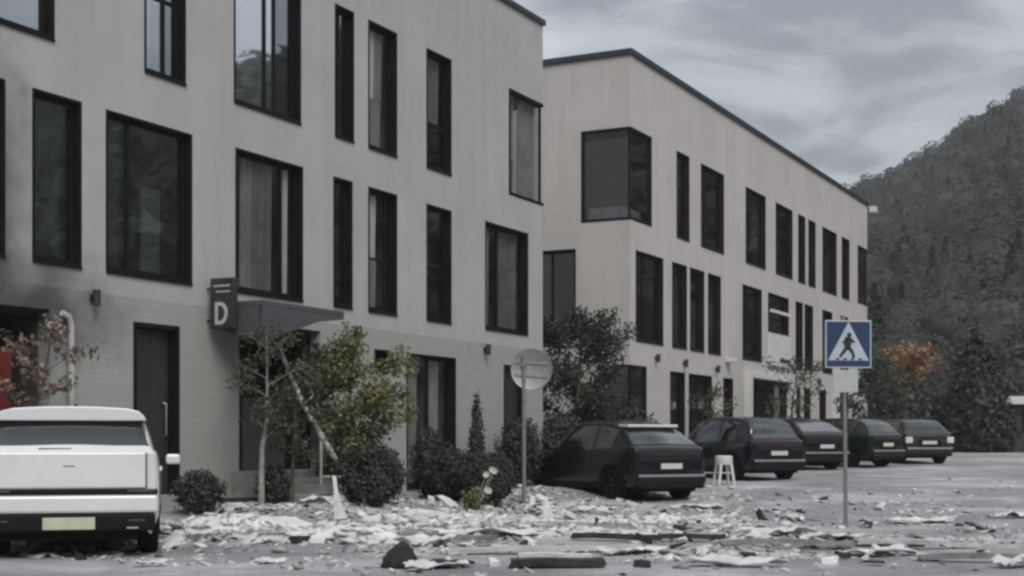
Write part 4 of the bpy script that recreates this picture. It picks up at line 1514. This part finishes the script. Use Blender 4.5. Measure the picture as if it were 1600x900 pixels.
HEAD = R(90 + 20)
c1x, c1y = 3.2, 28.7
dust_roof = [('roof_spoiler', 'white_paint', (.62, 1.0, -.62, .62, 1.50, 1.56), .02)]
make_car('parked_car', (c1x, c1y, gzf(c1x, c1y)), HEAD + R(9), 'black coupe SUV with pale dust on its roof edge nearest the rubble', suv_spec('car_black', True, .03, dust_roof))
c2x, c2y = 6.85, 36.6
make_car('parked_car', (c2x, c2y, gzf(c2x, c2y)), HEAD + R(7), 'dark navy SUV beside the white stool', suv_spec('car_navy', False, .06))
c3x, c3y = 11.75, 44.6
make_car('parked_car', (c3x, c3y, gzf(c3x, c3y)), HEAD + R(20), 'dark green car just right of the crossing sign post', suv_spec('car_green', False, -.05))
c4x, c4y = 13.75, 47.0
make_car('parked_car', (c4x, c4y, gzf(c4x, c4y)), HEAD - R(8), 'dark car with white lamps at the end of the parked row', suv_spec('car_grey', False, -.1, [
    ('tail_lamp', 'lamp_clear', (-.05, .05, .62, .86, .7, .9), .02), ('tail_lamp', 'lamp_clear', (-.05, .05, -.86, -.62, .7, .9), .02)]))
c5x, c5y = 9.4, 42.6
make_car('parked_car', (c5x, c5y, gzf(c5x, c5y)), HEAD + R(6), 'black car half hidden behind the crossing sign post', suv_spec('car_black', True, -.02))

# ------------------------------------------------------------------ signs and small things
def crossing_sign():
    x, y = 4.9, 21.0
    t = empty('crossing_sign', ground_at(x, y), R(6))
    tag(t, 'blue square pedestrian crossing sign on a thin grey post', 'road sign')
    MB().tube([(.015, 0, -.3), (0, 0, 1.4), (-.03, 0, 3.1)], .03, 12).build('post', 'galv', t, smooth=60)
    cx_, cz_, s_ = 0.03, 2.70, .35
    pl = MB().box(cx_ - s_, cx_ + s_, -.06, -.045, cz_ - s_, cz_ + s_).build('plate', 'sign_white', t, bevel=.004)
    s2 = s_ - .022
    MB().box(cx_ - s2, cx_ + s2, -.064, -.0615, cz_ - s2, cz_ + s2).build('blue_field', 'sign_blue', pl)
    MB().prism([(cx_ - .31, cz_ - .24), (cx_ + .31, cz_ - .24), (cx_, cz_ + .325)], -.068, -.0655).build('triangle', 'sign_white', pl)
    f = MB()
    def stroke(a, b_, w):
        a, b_ = Vector((a[0], 0, a[1])), Vector((b_[0], 0, b_[1]))
        d_ = (b_ - a).normalized()
        n_ = Vector((-d_.z, 0, d_.x)) * w / 2
        o_ = Vector((cx_, -.071, cz_))
        f.quad(o_ + a - n_, o_ + b_ - n_, o_ + b_ + n_, o_ + a + n_)
    f.lathe([(0.0001, -.0715), (.036, -.0715), (.036, -.0695)], 12, 'y', (cx_ + .01, 0, cz_ + .135))
    stroke((.0, .10), (-.02, -.05), .105)        # torso
    stroke((-.015, -.04), (-.085, -.125), .055)  # legs
    stroke((-.085, -.125), (-.13, -.19), .045)
    stroke((-.01, -.04), (.06, -.12), .055)
    stroke((.06, -.12), (.08, -.2), .045)
    stroke((.015, .085), (.085, .02), .038)      # arms
    stroke((-.01, .085), (-.085, .015), .038)
    f.build('walking_figure', 'sign_black', pl)
    st_ = MB()
    for k in range(4):
        xx = -.2 + k * .115
        st_.prism([(cx_ + xx, cz_ - .232), (cx_ + xx + .06, cz_ - .232), (cx_ + xx + .055, cz_ - .205), (cx_ + xx + .012, cz_ - .205)], -.0705, -.0695)
    st_.build('zebra_stripes', 'sign_black', pl)
    MB().box(-.07, .05, -.045, .05, 2.84, 2.88).build('clamp', 'galv', t)
    MB().box(-.07, .05, -.045, .05, 2.50, 2.54).build('clamp', 'galv', t)
    pl2 = MB().box(-.20, .18, -.055, -.04, 1.99, 2.32).build('lower_plate', 'light_grey', t, bevel=.006)
    MB().box(-.06, .05, -.04, .045, 2.13, 2.17).build('clamp', 'galv', t)


crossing_sign()


def round_sign():
    x, y = .22, 26.4
    t = empty('round_sign', ground_at(x, y), R(-4))
    tag(t, 'grey round sign seen from the back on a post before the dark tree', 'road sign')
    MB().tube([(0, 0, -.3), (0, 0, 2.75)], .038, 12).build('post', 'galv', t, smooth=60)
    m_ = Matrix.Translation((.14, .03, 2.5)) @ Matrix.Rotation(R(4), 4, 'Y') @ Matrix.Rotation(R(-6), 4, 'X')
    mb = MB().lathe([(0.001, -.008), (.36, -.008), (.385, -.02), (.39, 0), (.385, .02), (.001, .02)], 32, 'y')
    mb.v = [tuple(m_ @ Vector(p)) for p in mb.v]
    dsk = mb.build('plate', 'galv', t, smooth=40)
    b = MB().box(-.3, .3, -.03, -.012, .1, .14).box(-.3, .3, -.03, -.012, -.14, -.1)
    b.v = [tuple(m_ @ Vector(p)) for p in b.v]
    b.build('stiffener', 'galv', dsk)
    MB().box(-.05, .05, -.045, .045, 2.56, 2.62).build('clamp', 'galv', t)


round_sign()


def stool():
    x, y = 5.15, 34.7
    t = empty('stool', ground_at(x, y), R(15))
    tag(t, 'white stool with splayed legs between the two dark cars', 'stool')
    MB().lathe([(0.001, .5), (.2, .5), (.215, .53), (.21, .7), (.17, .72), (.001, .72)], 20).build('seat', 'white_paint', t, smooth=40)
    for sx in (-1, 1):
        for sy in (-1, 1):
            MB().tube([(sx * .13, sy * .13, .52), (sx * .2, sy * .18, 0)], [.042, .032], 8).build('leg', 'white_paint', t, smooth=60)
    b = MB()
    for a, b_ in (((-1, -1), (1, -1)), ((1, -1), (1, 1)), ((1, 1), (-1, 1)), ((-1, 1), (-1, -1))):
        b.tube([(a[0] * .165, a[1] * .155, .3), (b_[0] * .165, b_[1] * .155, .3)], .014, 6)
    b.build('stretcher', 'white_paint', t, smooth=60)


stool()

# kiosk with a white fascia at the right edge
kx, ky = 23.4, 62.0
kk = empty('kiosk', ground_at(kx, ky), R(-4))
tag(kk, 'low dark kiosk with a white fascia at the right edge', 'kiosk')
MB().box(-1.6, 3.5, 0, 3, -.2, 2.0).build('wall', 'dark_grey', kk)
MB().box(-2.0, 3.8, -.5, 3.3, 2.08, 2.42).build('fascia', 'white_paint', kk, bevel=.02)
MB().box(-1.9, 3.7, -.4, 3.2, 2.425, 2.5).build('roof', 'dark_grey', kk)
MB().box(-1.2, .4, -.05, -.005, .9, 1.9).build('hatch', 'frame', kk, bevel=.01)
MB().box(.8, 1.7, -.05, -.005, 0, 1.95).build('door', 'frame', kk, bevel=.01)


# ------------------------------------------------------------------ rubble
def chunk_mesh(g, sx, sy, sz, n=10):
    """angular broken lump: convex hull of random points"""
    bm = bmesh.new()
    for k in range(n):
        p = g.normal(size=3)
        p /= np.linalg.norm(p)
        p = np.sign(p) * np.abs(p) ** .6
        bm.verts.new((p[0] * sx, p[1] * sy, p[2] * sz))
    r_ = bmesh.ops.convex_hull(bm, input=bm.verts)
    bmesh.ops.delete(bm, geom=[v for v in bm.verts if not v.link_faces], context='VERTS')
    me = bpy.data.meshes.new('chunk')
    bm.to_mesh(me)
    bm.free()
    return me


def sheet_mesh(g, lx, ly, amp, th=.012, n=9, tear=.2):
    """crumpled torn sheet with thickness"""
    mb = MB()
    ph = g.uniform(0, 6, 6)
    P = {}
    for i in range(n + 1):
        for j in range(n + 1):
            a, b = i / n - .5, j / n - .5
            edge = max(abs(a), abs(b)) * 2
            x = a * lx * (1 + tear * math.sin(j * 1.7 + ph[0]) * (edge > .99)) + g.normal(0, lx * .008)
            y = b * ly * (1 + tear * math.sin(i * 2.1 + ph[1]) * (edge > .99)) + g.normal(0, ly * .008)
            z = amp * (math.sin(a * 5 + ph[2]) * math.cos(b * 4 + ph[3]) + .5 * math.sin(a * 11 + b * 7 + ph[4]) + .35 * abs(math.sin(b * 9 - a * 6 + ph[5]))) + g.normal(0, amp * .34)
            P[i, j] = (x, y, z * .62)
    zmin = min(p[2] for p in P.values())
    for lay in (0, 1):
        for i in range(n + 1):
            for j in range(n + 1):
                p = P[i, j]
                mb.v.append((p[0], p[1], p[2] - zmin + (th if lay else 0)))
    N1 = (n + 1) ** 2
    I = lambda i, j, l: l * N1 + i * (n + 1) + j
    for i in range(n):
        for j in range(n):
            mb.f.append((I(i, j, 1), I(i + 1, j, 1), I(i + 1, j + 1, 1), I(i, j + 1, 1)))
            mb.f.append((I(i, j, 0), I(i, j + 1, 0), I(i + 1, j + 1, 0), I(i + 1, j, 0)))
    for i in range(n):
        for (a, b) in (((i, 0), (i + 1, 0)), ((i + 1, n), (i, n)), ((0, i + 1), (0, i)), ((n, i), (n, i + 1))):
            mb.f.append((I(*a, 0), I(*b, 0), I(*b, 1), I(*a, 1)))
    return mb.mesh('sheet', 22)


def plank_mesh(g, l, w, h):
    """board with splintered ends and a slight warp"""
    mb = MB()
    n = 8
    for i in range(n + 1):
        x = (i / n - .5) * l
        z = .03 * l * math.sin(i * .7) * .3
        for (y, zz) in ((-w / 2, 0), (w / 2, 0), (w / 2, h), (-w / 2, h)):
            e = g.uniform(-.06, .06) * (1 if i in (0, n) else 0)
            mb.v.append((x + e, y * (1 + g.normal(0, .03)), zz + z))
    for i in range(n):
        for k in range(4):
            k2 = (k + 1) % 4
            mb.f.append((i * 4 + k, i * 4 + k2, (i + 1) * 4 + k2, (i + 1) * 4 + k))
    mb.f.append((3, 2, 1, 0))
    mb.f.append(tuple(n * 4 + k for k in range(4)))
    zmin = min(p[2] for p in mb.v)
    mb.v = [(a, b, c - zmin) for a, b, c in mb.v]
    return mb.mesh('plank')


def pix(px, py, z=None):
    """ground point under a viewing direction, used to survey the rubble; iterates on the ground height"""
    h = 0.0
    for _ in range(12):
        Y = (CAM_Z - h) * 2230 / max(py - 690, 8)
        X = (px - 800) / 2230 * Y
        h = gzf(X, Y)
    return X, Y, h


def put(name, me, m_, x, y, rz, label, cat, group=None, tilt=(0, 0), dz=-.01):
    me.materials.append(M[m_])
    o = bpy.data.objects.new(name, me)
    o.location = (x, y, gzf(x, y) + dz)
    o.rotation_euler = (tilt[0], tilt[1], rz)
    link(o)
    tag(o, label, cat, group)
    return o


g = np.random.default_rng(5)
RUB = 'rubble strewn in front of the buildings'


def mound(x, y, rx, ry, h, m_, label, seed):
    gg = np.random.default_rng(seed)
    n, k_ = 26, 9
    mb = MB()
    mb.v.append((0, 0, h))
    ph = gg.uniform(0, 6, 5)
    for j in range(1, k_ + 1):
        f = j / k_
        for i in range(n):
            a = 2 * math.pi * i / n
            rr = f * (1 + .22 * math.sin(3 * a + ph[0]) + .12 * math.sin(5 * a + ph[1]))
            z = h * (1 - f ** 1.4) * (1 + .35 * math.sin(4 * a + ph[2] + f * 4) * f) + gg.normal(0, h * .09) * (f < .95)
            px_, py_ = rx * rr * math.cos(a), ry * rr * math.sin(a)
            mb.v.append((px_, py_, max(z, -.02) + gzf(x + px_, y + py_) - gzf(x, y) - (.03 if j == k_ else 0)))
    for i in range(n):
        mb.f.append((0, 1 + i, 1 + (i + 1) % n))
        for j in range(k_ - 1):
            a, b = 1 + j * n + i, 1 + j * n + (i + 1) % n
            mb.f.append((a, a + n, b + n, b))
    t = empty('rubble_mound', (x, y, gzf(x, y) - .01))
    tag(t, label, 'rubble')
    mb.build('dust_heap', m_, t)
    # broken pieces lying on and in the heap
    V, Fq, o_ = [], [], 0
    nb = 170
    tri = []
    for k in range(nb):
        a, f = gg.random() * 6.28, math.sqrt(gg.random())
        s_ = .016 * (6.0 ** (gg.random() ** 1.7))
        me = None
        c_ = np.array([rx * f * math.cos(a), ry * f * math.sin(a), h * (1 - f ** 1.4) + s_ * .1])
        az_, tx, ty = gg.random() * 6.28, gg.normal(0, .3), gg.normal(0, .3)
        m3 = np.array(Matrix.Rotation(az_, 3, 'Z') @ Matrix.Rotation(tx, 3, 'X') @ Matrix.Rotation(ty, 3, 'Y'))
        bx = np.array([[i, j, l] for i in (-1, 1) for j in (-1, 1) for l in (-1, 1)], float) * [s_ * gg.uniform(.8, 1.7), s_ * gg.uniform(.4, 1), s_ * gg.uniform(.08, .3)]
        bx *= 1 + .25 * gg.uniform(-1, 1, bx.shape)
        V.append(bx @ m3.T + c_)
        Fq.append(np.array([[0, 1, 3, 2], [4, 6, 7, 5], [0, 4, 5, 1], [2, 3, 7, 6], [0, 2, 6, 4], [1, 5, 7, 3]]) + o_)
        o_ += 8
    ob = np_obj('fragments', np.concatenate(V), np.concatenate(Fq), 'rubble_white' if m_ == 'rubble_white' else 'rubble_grey', t)
    ob['kind'] = 'stuff'
    return t


def M_(px, py, rx, ry, h, m_, label, seed):
    X, Y, _ = pix(px, py)
    mound(X, Y, rx, ry, h, m_, label, seed)


M_(540, 815, .9, .55, .22, 'rubble_white', 'white plaster heap below the yellow green bush', 1)
M_(350, 802, 1.3, .55, .2, 'rubble_white', 'long white heap at the foot of the young tree', 2)
M_(720, 812, 1.5, 1.0, .08, 'rubble_white', 'low pale spread of rubble in front of the dark shrubs', 3)
M_(430, 830, 1.5, .7, .1, 'rubble_grey', 'low grey rubble spread between white car and plaster heap', 4)
M_(905, 835, 1.3, 1.0, .06, 'rubble_white', 'pale rubble spread before the black coupe SUV', 5)
M_(1030, 812, 1.5, 1.1, .06, 'rubble_white', 'pale dust heap behind the tail of the black SUV', 6)
M_(1120, 866, 1.6, .7, .06, 'rubble_grey', 'grey rubble spread in the middle foreground', 7)
M_(1450, 845, 1.8, .6, .05, 'rubble_grey', 'grey rubble spread right of the crossing sign', 8)
M_(450, 806, .9, .45, .1, 'rubble_white', 'small white heap below the entrance steps', 10)
M_(630, 800, .8, .5, .12, 'rubble_white', 'low white heap right of the dark round shrub', 11)
M_(845, 782, .36, .3, .36, 'rubble_white', 'rounded white heap at the foot of the round sign', 9)

# distinct larger pieces: (kind, px, py, size, material, rotation, label)
pieces = [
    ('sheet', 505, 795, (.7, .3, .08), 'foil', .5, 'crumpled white sheet on the steps left of the shrub'),
    ('sheet', 465, 782, (.5, .22, .06), 'foil', -.6, 'bent white sheet lying on the entrance steps'),
    ('sheet', 760, 838, (1.5, .5, .06), 'foil', .1, 'wide pale sheet lying before the white flowers'),
    ('sheet', 660, 852, (.7, .35, .06), 'foil', .4, 'small white sheet behind the dark sack'),
    ('sheet', 590, 822, (.55, .3, .06), 'foil', -.3, 'white scrap right of the plaster heap'),
    ('sheet', 290, 790, (.6, .35, .07), 'foil', .9, 'white scrap near the white car right wheel'),
    ('sheet', 930, 800, (.7, .3, .05), 'rubble_white', .2, 'pale flat slab beside the black SUV front wheel'),
    ('sheet', 1090, 795, (.9, .5, .05), 'foil', -.1, 'white sheet behind the black SUV rear wheel'),
    ('sheet', 1210, 838, (.9, .4, .06), 'foil', .3, 'white sheet left of the crossing sign post'),
    ('sheet', 1300, 845, (.7, .35, .05), 'foil', -.4, 'white sheet just below the crossing sign post'),
    ('sheet', 1240, 815, (.5, .3, .05), 'rubble_white', .7, 'pale scrap left of the post in mid distance'),
    ('sheet', 1440, 818, (.9, .35, .06), 'foil', .1, 'white sheet right of the crossing sign post'),
    ('sheet', 1585, 810, (.6, .3, .05), 'foil', .0, 'white sheet at the right edge'),
    ('sheet', 1380, 868, (.8, .4, .05), 'foil', .5, 'pale sheet in the right foreground'),
    ('sheet', 1590, 885, (.5, .3, .06), 'foil', .5, 'white scrap in the lower right corner'),
    ('sheet', 1150, 885, (.9, .25, .05), 'foil', -.2, 'bright white sheet in the centre foreground'),
    ('sheet', 990, 868, (.7, .3, .05), 'rubble_white', .3, 'pale slab right of the dark trough'),
    ('sheet', 680, 888, (.55, .25, .04), 'foil', .2, 'thin white sheet in front of the dark sack'),
    ('sheet', 420, 882, (.35, .2, .03), 'foil', .9, 'small white scrap on bare asphalt'),
    ('sheet', 235, 884, (.3, .15, .03), 'foil', .2, 'tiny white scrap near the white car rear wheel'),
    ('plank', 850, 866, (2.2, .16, .05), 'wood_pale', .05, 'long pale board in the foreground'),
    ('plank', 700, 846, (1.3, .12, .06), 'wood', -.12, 'grey splintered plank behind the dark sack'),
    ('plank', 960, 846, (1.1, .14, .07), 'rubble_dark', -.1, 'charred beam lying behind the long pale board'),
    ('plank', 1280, 858, (2.4, .14, .06), 'wood', .03, 'long grey plank below the crossing sign'),
    ('plank', 1470, 858, (2.1, .18, .05), 'rubble_grey', .02, 'long grey plank in the right foreground'),
    ('plank', 1540, 878, (1.4, .12, .06), 'wood', -.15, 'short grey plank near the right corner'),
    ('plank', 420, 800, (1.5, .12, .07), 'rubble_dark', .12, 'dark beam lying below the entrance steps'),
    ('plank', 370, 828, (1.3, .1, .06), 'wood', -.05, 'grey plank in front of the long white heap'),
    ('plank', 1080, 845, (.9, .1, .06), 'rubble_dark', .2, 'dark broken board in the middle of the rubble'),
    ('plank', 870, 888, (.95, .2, .07), 'rubble_dark', .03, 'dark trough shaped beam in the foreground'),
    ('plank', 870, 886, (.72, .13, .115), 'foil', .03, 'white strip lying on the dark trough beam'),
    ('chunk', 1190, 812, (.09, .09, .13), 'rubble_dark', .2, 'dark wedge standing in the pale rubble'),
    ('chunk', 1287, 781, (.12, .08, .06), 'rubble_dark', .8, 'small dark lump left of the sign post on the road'),
    ('chunk', 1356, 826, (.10, .07, .07), 'rubble_dark', .4, 'small dark lump at the foot of the sign post'),
    ('chunk', 1425, 800, (.14, .08, .05), 'rubble_grey', .1, 'flat grey lump on top of white rubble at right'),
    ('chunk', 1140, 822, (.13, .1, .10), 'rubble_grey', .7, 'grey concrete lump left of the dark wedge'),
    ('chunk', 1003, 886, (.10, .08, .05), 'rubble_dark', .3, 'small dark lump in the centre foreground'),
    ('chunk', 880, 797, (.25, .16, .10), 'rubble_grey', .3, 'grey concrete block before the black SUV'),
    ('chunk', 345, 880, (.07, .05, .04), 'rubble_grey', .3, 'small grey stone on bare asphalt at left'),
    ('chunk', 770, 885, (.09, .07, .06), 'rubble_white', .3, 'white stone between dark sack and trough'),
    ('chunk', 465, 816, (.22, .12, .08), 'rubble_dark', .3, 'dark lump below the entrance steps'),
    ('chunk', 610, 800, (.16, .14, .12), 'rubble_white', .3, 'white block right of the dark round shrub'),
]
for i, (kd, px_, py_, sz, m_, rz, lab) in enumerate(pieces):
    X, Y, _ = pix(px_, py_)
    if kd == 'sheet':
        put('torn_sheet', sheet_mesh(g, *sz), m_, X, Y, rz, lab, 'debris', RUB, dz=.0)
    elif kd == 'plank':
        put('broken_plank', plank_mesh(g, *sz), m_, X, Y, rz, lab, 'plank', RUB, tilt=(g.normal(0, .03), g.normal(0, .02)), dz=.02)
    else:
        put('rubble_lump', chunk_mesh(g, *sz), m_, X, Y, rz, lab, 'debris', RUB, dz=sz[2] * .6)

# standing white shard in the plaster heap
X, Y, _ = pix(528, 800)
sh = MB().prism([(-.06, 0), (.14, 0), (.07, .22), (.03, .42), (.02, .62), (-.035, .64), (-.03, .4)], -.03, .03)
o = sh.build('standing_shard', 'foil')
o.location = (X, Y, gzf(X, Y) + .05)
o.rotation_euler = (R(-6), R(-4), R(10))
tag(o, 'narrow white shard standing upright in the plaster heap', 'debris', RUB)

# dark sack with a torn tail
X, Y, _ = pix(632, 886)
t = empty('dark_sack', (X, Y, gzf(X, Y)), R(4))
tag(t, 'crumpled black sack with a trailing end in the foreground', 'sack')
gg = np.random.default_rng(8)
mb = MB()
n, k_ = 22, 10
for j in range(k_ + 1):
    f = j / k_
    for i in range(n):
        a = 2 * math.pi * i / n
        r_ = .16 * math.sin(math.pi * min(.98, .5 * (1 - f) + .02)) ** .6 * (1 + .12 * math.sin(4 * a + f * 5) + gg.normal(0, .05))
        mb.v.append((-.06 + r_ * 1.05 * math.cos(a) + .05 * f, r_ * .9 * math.sin(a), .25 * f + gg.normal(0, .006)))
for j in range(k_):
    for i in range(n):
        i2 = (i + 1) % n
        mb.f.append((j * n + i, j * n + i2, (j + 1) * n + i2, (j + 1) * n + i))
mb.f.append(tuple(k_ * n + i for i in range(n)))
mb.build('bag', 'rubble_dark', t, smooth=50)
me = sheet_mesh(gg, .62, .26, .03, th=.03)
me.materials.append(M['rubble_dark'])
ob = bpy.data.objects.new('torn_end', me)
ob.location = (.34, -.02, 0)
link(ob, t)


def slab_mesh(g, n, th):
    """unit broken slab: irregular polygon with thickness"""
    an = np.sort(g.uniform(0, 6.283, n) * .35 + np.arange(n) * 6.283 / n * .65 + .3)
    rr = g.uniform(.55, 1.15, n)
    top = [(math.cos(a) * r_, math.sin(a) * r_ * .7) for a, r_ in zip(an, rr)]
    mb = MB()
    mb.v = [(x, y, g.normal(0, .03)) for x, y in top] + [(x * g.uniform(.8, .95), y * g.uniform(.8, .95), th + g.normal(0, .05)) for x, y in top]
    mb.f = [tuple(range(n - 1, -1, -1)), tuple(range(n, 2 * n))] + [(i, (i + 1) % n, n + (i + 1) % n, n + i) for i in range(n)]
    return mb.mesh('slab')


def slabs():
    gg = np.random.default_rng(91)
    kinds = (('plaster_fragment', 'rubble_white', 170, 'flat broken piece of pale plaster among the rubble', 'broken plaster pieces'),
             ('concrete_fragment', 'rubble_grey', 80, 'flat broken piece of grey concrete among the rubble', 'broken concrete pieces'),
             ('charred_fragment', 'rubble_dark', 34, 'flat black charred scrap among the rubble', 'charred scraps'))
    for (nm, m_, n, lab, grp) in kinds:
        protos = []
        for k in range(7):
            me = slab_mesh(gg, int(gg.integers(4, 8)), float(gg.uniform(.12, .5)))
            me.materials.append(M[m_])
            protos.append(me)
        done = 0
        while done < n:
            px_ = gg.uniform(250, 1600)
            ridge = 812 + 28 * math.sin(px_ * .006) + (25 if px_ > 1000 else 0)
            py_ = gg.normal(ridge, 24)
            if not 772 < py_ < 893 or (px_ > 1150 and gg.random() < .45):
                continue
            X, Y, h_ = pix(px_, py_)
            if not (13 < Y < 30):
                continue
            o = bpy.data.objects.new(nm, protos[int(gg.integers(0, 7))])
            s_ = .05 * (4.2 ** (gg.random() ** 1.3))
            o.scale = (s_ * gg.uniform(.8, 1.8), s_, s_ * gg.uniform(.6, 1.1))
            o.rotation_euler = (gg.normal(0, .28), gg.normal(0, .28), gg.uniform(0, 6.28))
            o.location = (X, Y, h_ + .03 * gg.random() + .015)
            link(o)
            tag(o, lab, 'debris', grp)
            done += 1


slabs()


# small loose fragments everywhere: nobody could count them
def scatter():
    for (nm, m_, n, smin, smax, seed, lab) in (('loose_fragments', 'rubble_white', 3600, .01, .085, 21, 'countless small pale plaster fragments scattered over the ground'),
                                               ('grey_fragments', 'rubble_grey', 4200, .01, .08, 22, 'countless small grey concrete fragments scattered over the ground'),
                                               ('charred_fragments', 'rubble_dark', 900, .01, .07, 23, 'small dark charred bits scattered through the rubble')):
        gg = np.random.default_rng(seed)
        u = gg.uniform(-19, 9, n * 3)
        v = np.abs(gg.normal(0, 1, n * 3)) * 5.5 + .3
        x = CX + u * D0 + v * D1
        y = CY + u * D1 - v * D0
        k3 = n * 3 // 5
        u[:k3] = gg.uniform(-13.5, -3.5, k3)
        v[:k3] = gg.uniform(.9, 4.2, k3)
        x = CX + u * D0 + v * D1
        y = CY + u * D1 - v * D0
        dens = np.exp(-((y - 21) / 7.5) ** 2) * (0.25 + np.clip(np.sin(x * 1.3 + y * .7) * np.cos(y * .9 - x * .4) + .3, 0, 1.3))
        ok = (gg.random(n * 3) < dens) & (y > 12.8)
        x, y = x[ok][:n], y[ok][:n]
        n2 = len(x)
        s_ = smin * (smax / smin) ** (gg.random(n2) ** 1.9)
        bx = np.array([[i, j, l] for i in (-1, 1) for j in (-1, 1) for l in (-1, 1)], float)
        P_ = bx[None] * np.stack([s_, s_ * gg.uniform(.4, 1, n2), s_ * gg.uniform(.08, .45, n2)], -1)[:, None, :]
        P_ = P_ * (1 + .3 * gg.uniform(-1, 1, P_.shape))
        a = gg.uniform(0, 6.28, n2)
        tl = gg.normal(0, .25, (n2, 2))
        ca, sa = np.cos(a)[:, None], np.sin(a)[:, None]
        X_ = P_[..., 0] * ca - P_[..., 1] * sa
        Y_ = P_[..., 0] * sa + P_[..., 1] * ca
        Z_ = P_[..., 2] + X_ * tl[:, :1] + Y_ * tl[:, 1:] + s_[:, None] * .2
        zg = gz(x, y)
        V = np.stack([X_ + x[:, None], Y_ + y[:, None], Z_ + zg[:, None]], -1).reshape(-1, 3)
        F_ = np.array([[0, 1, 3, 2], [4, 6, 7, 5], [0, 4, 5, 1], [2, 3, 7, 6], [0, 2, 6, 4], [1, 5, 7, 3]])
        Fq = (F_[None] + 8 * np.arange(n2)[:, None, None]).reshape(-1, 4)
        o = np_obj(nm, V, Fq, m_)
        tag(o, lab, 'rubble', kind='stuff')


scatter()

# ------------------------------------------------------------------ haze
hz = MB().box(-420, 760, -60, 720, -3, 150).build('haze', None)
hm = bpy.data.materials.new('haze_air')
hm.use_nodes = True
hn = hm.node_tree
hn.nodes.remove(hn.nodes['Principled BSDF'])
pv = hn.nodes.new('ShaderNodeVolumePrincipled')
pv.inputs['Color'].default_value = (0.86, 0.89, 0.92, 1)
pv.inputs['Density'].default_value = 0.00055
pv.inputs['Anisotropy'].default_value = 0.0
hn.links.new(pv.outputs[0], hn.nodes['Material Output'].inputs['Volume'])
hz.data.materials.append(hm)
tag(hz, 'thin grey haze in front of the wooded hill', 'haze', kind='stuff')
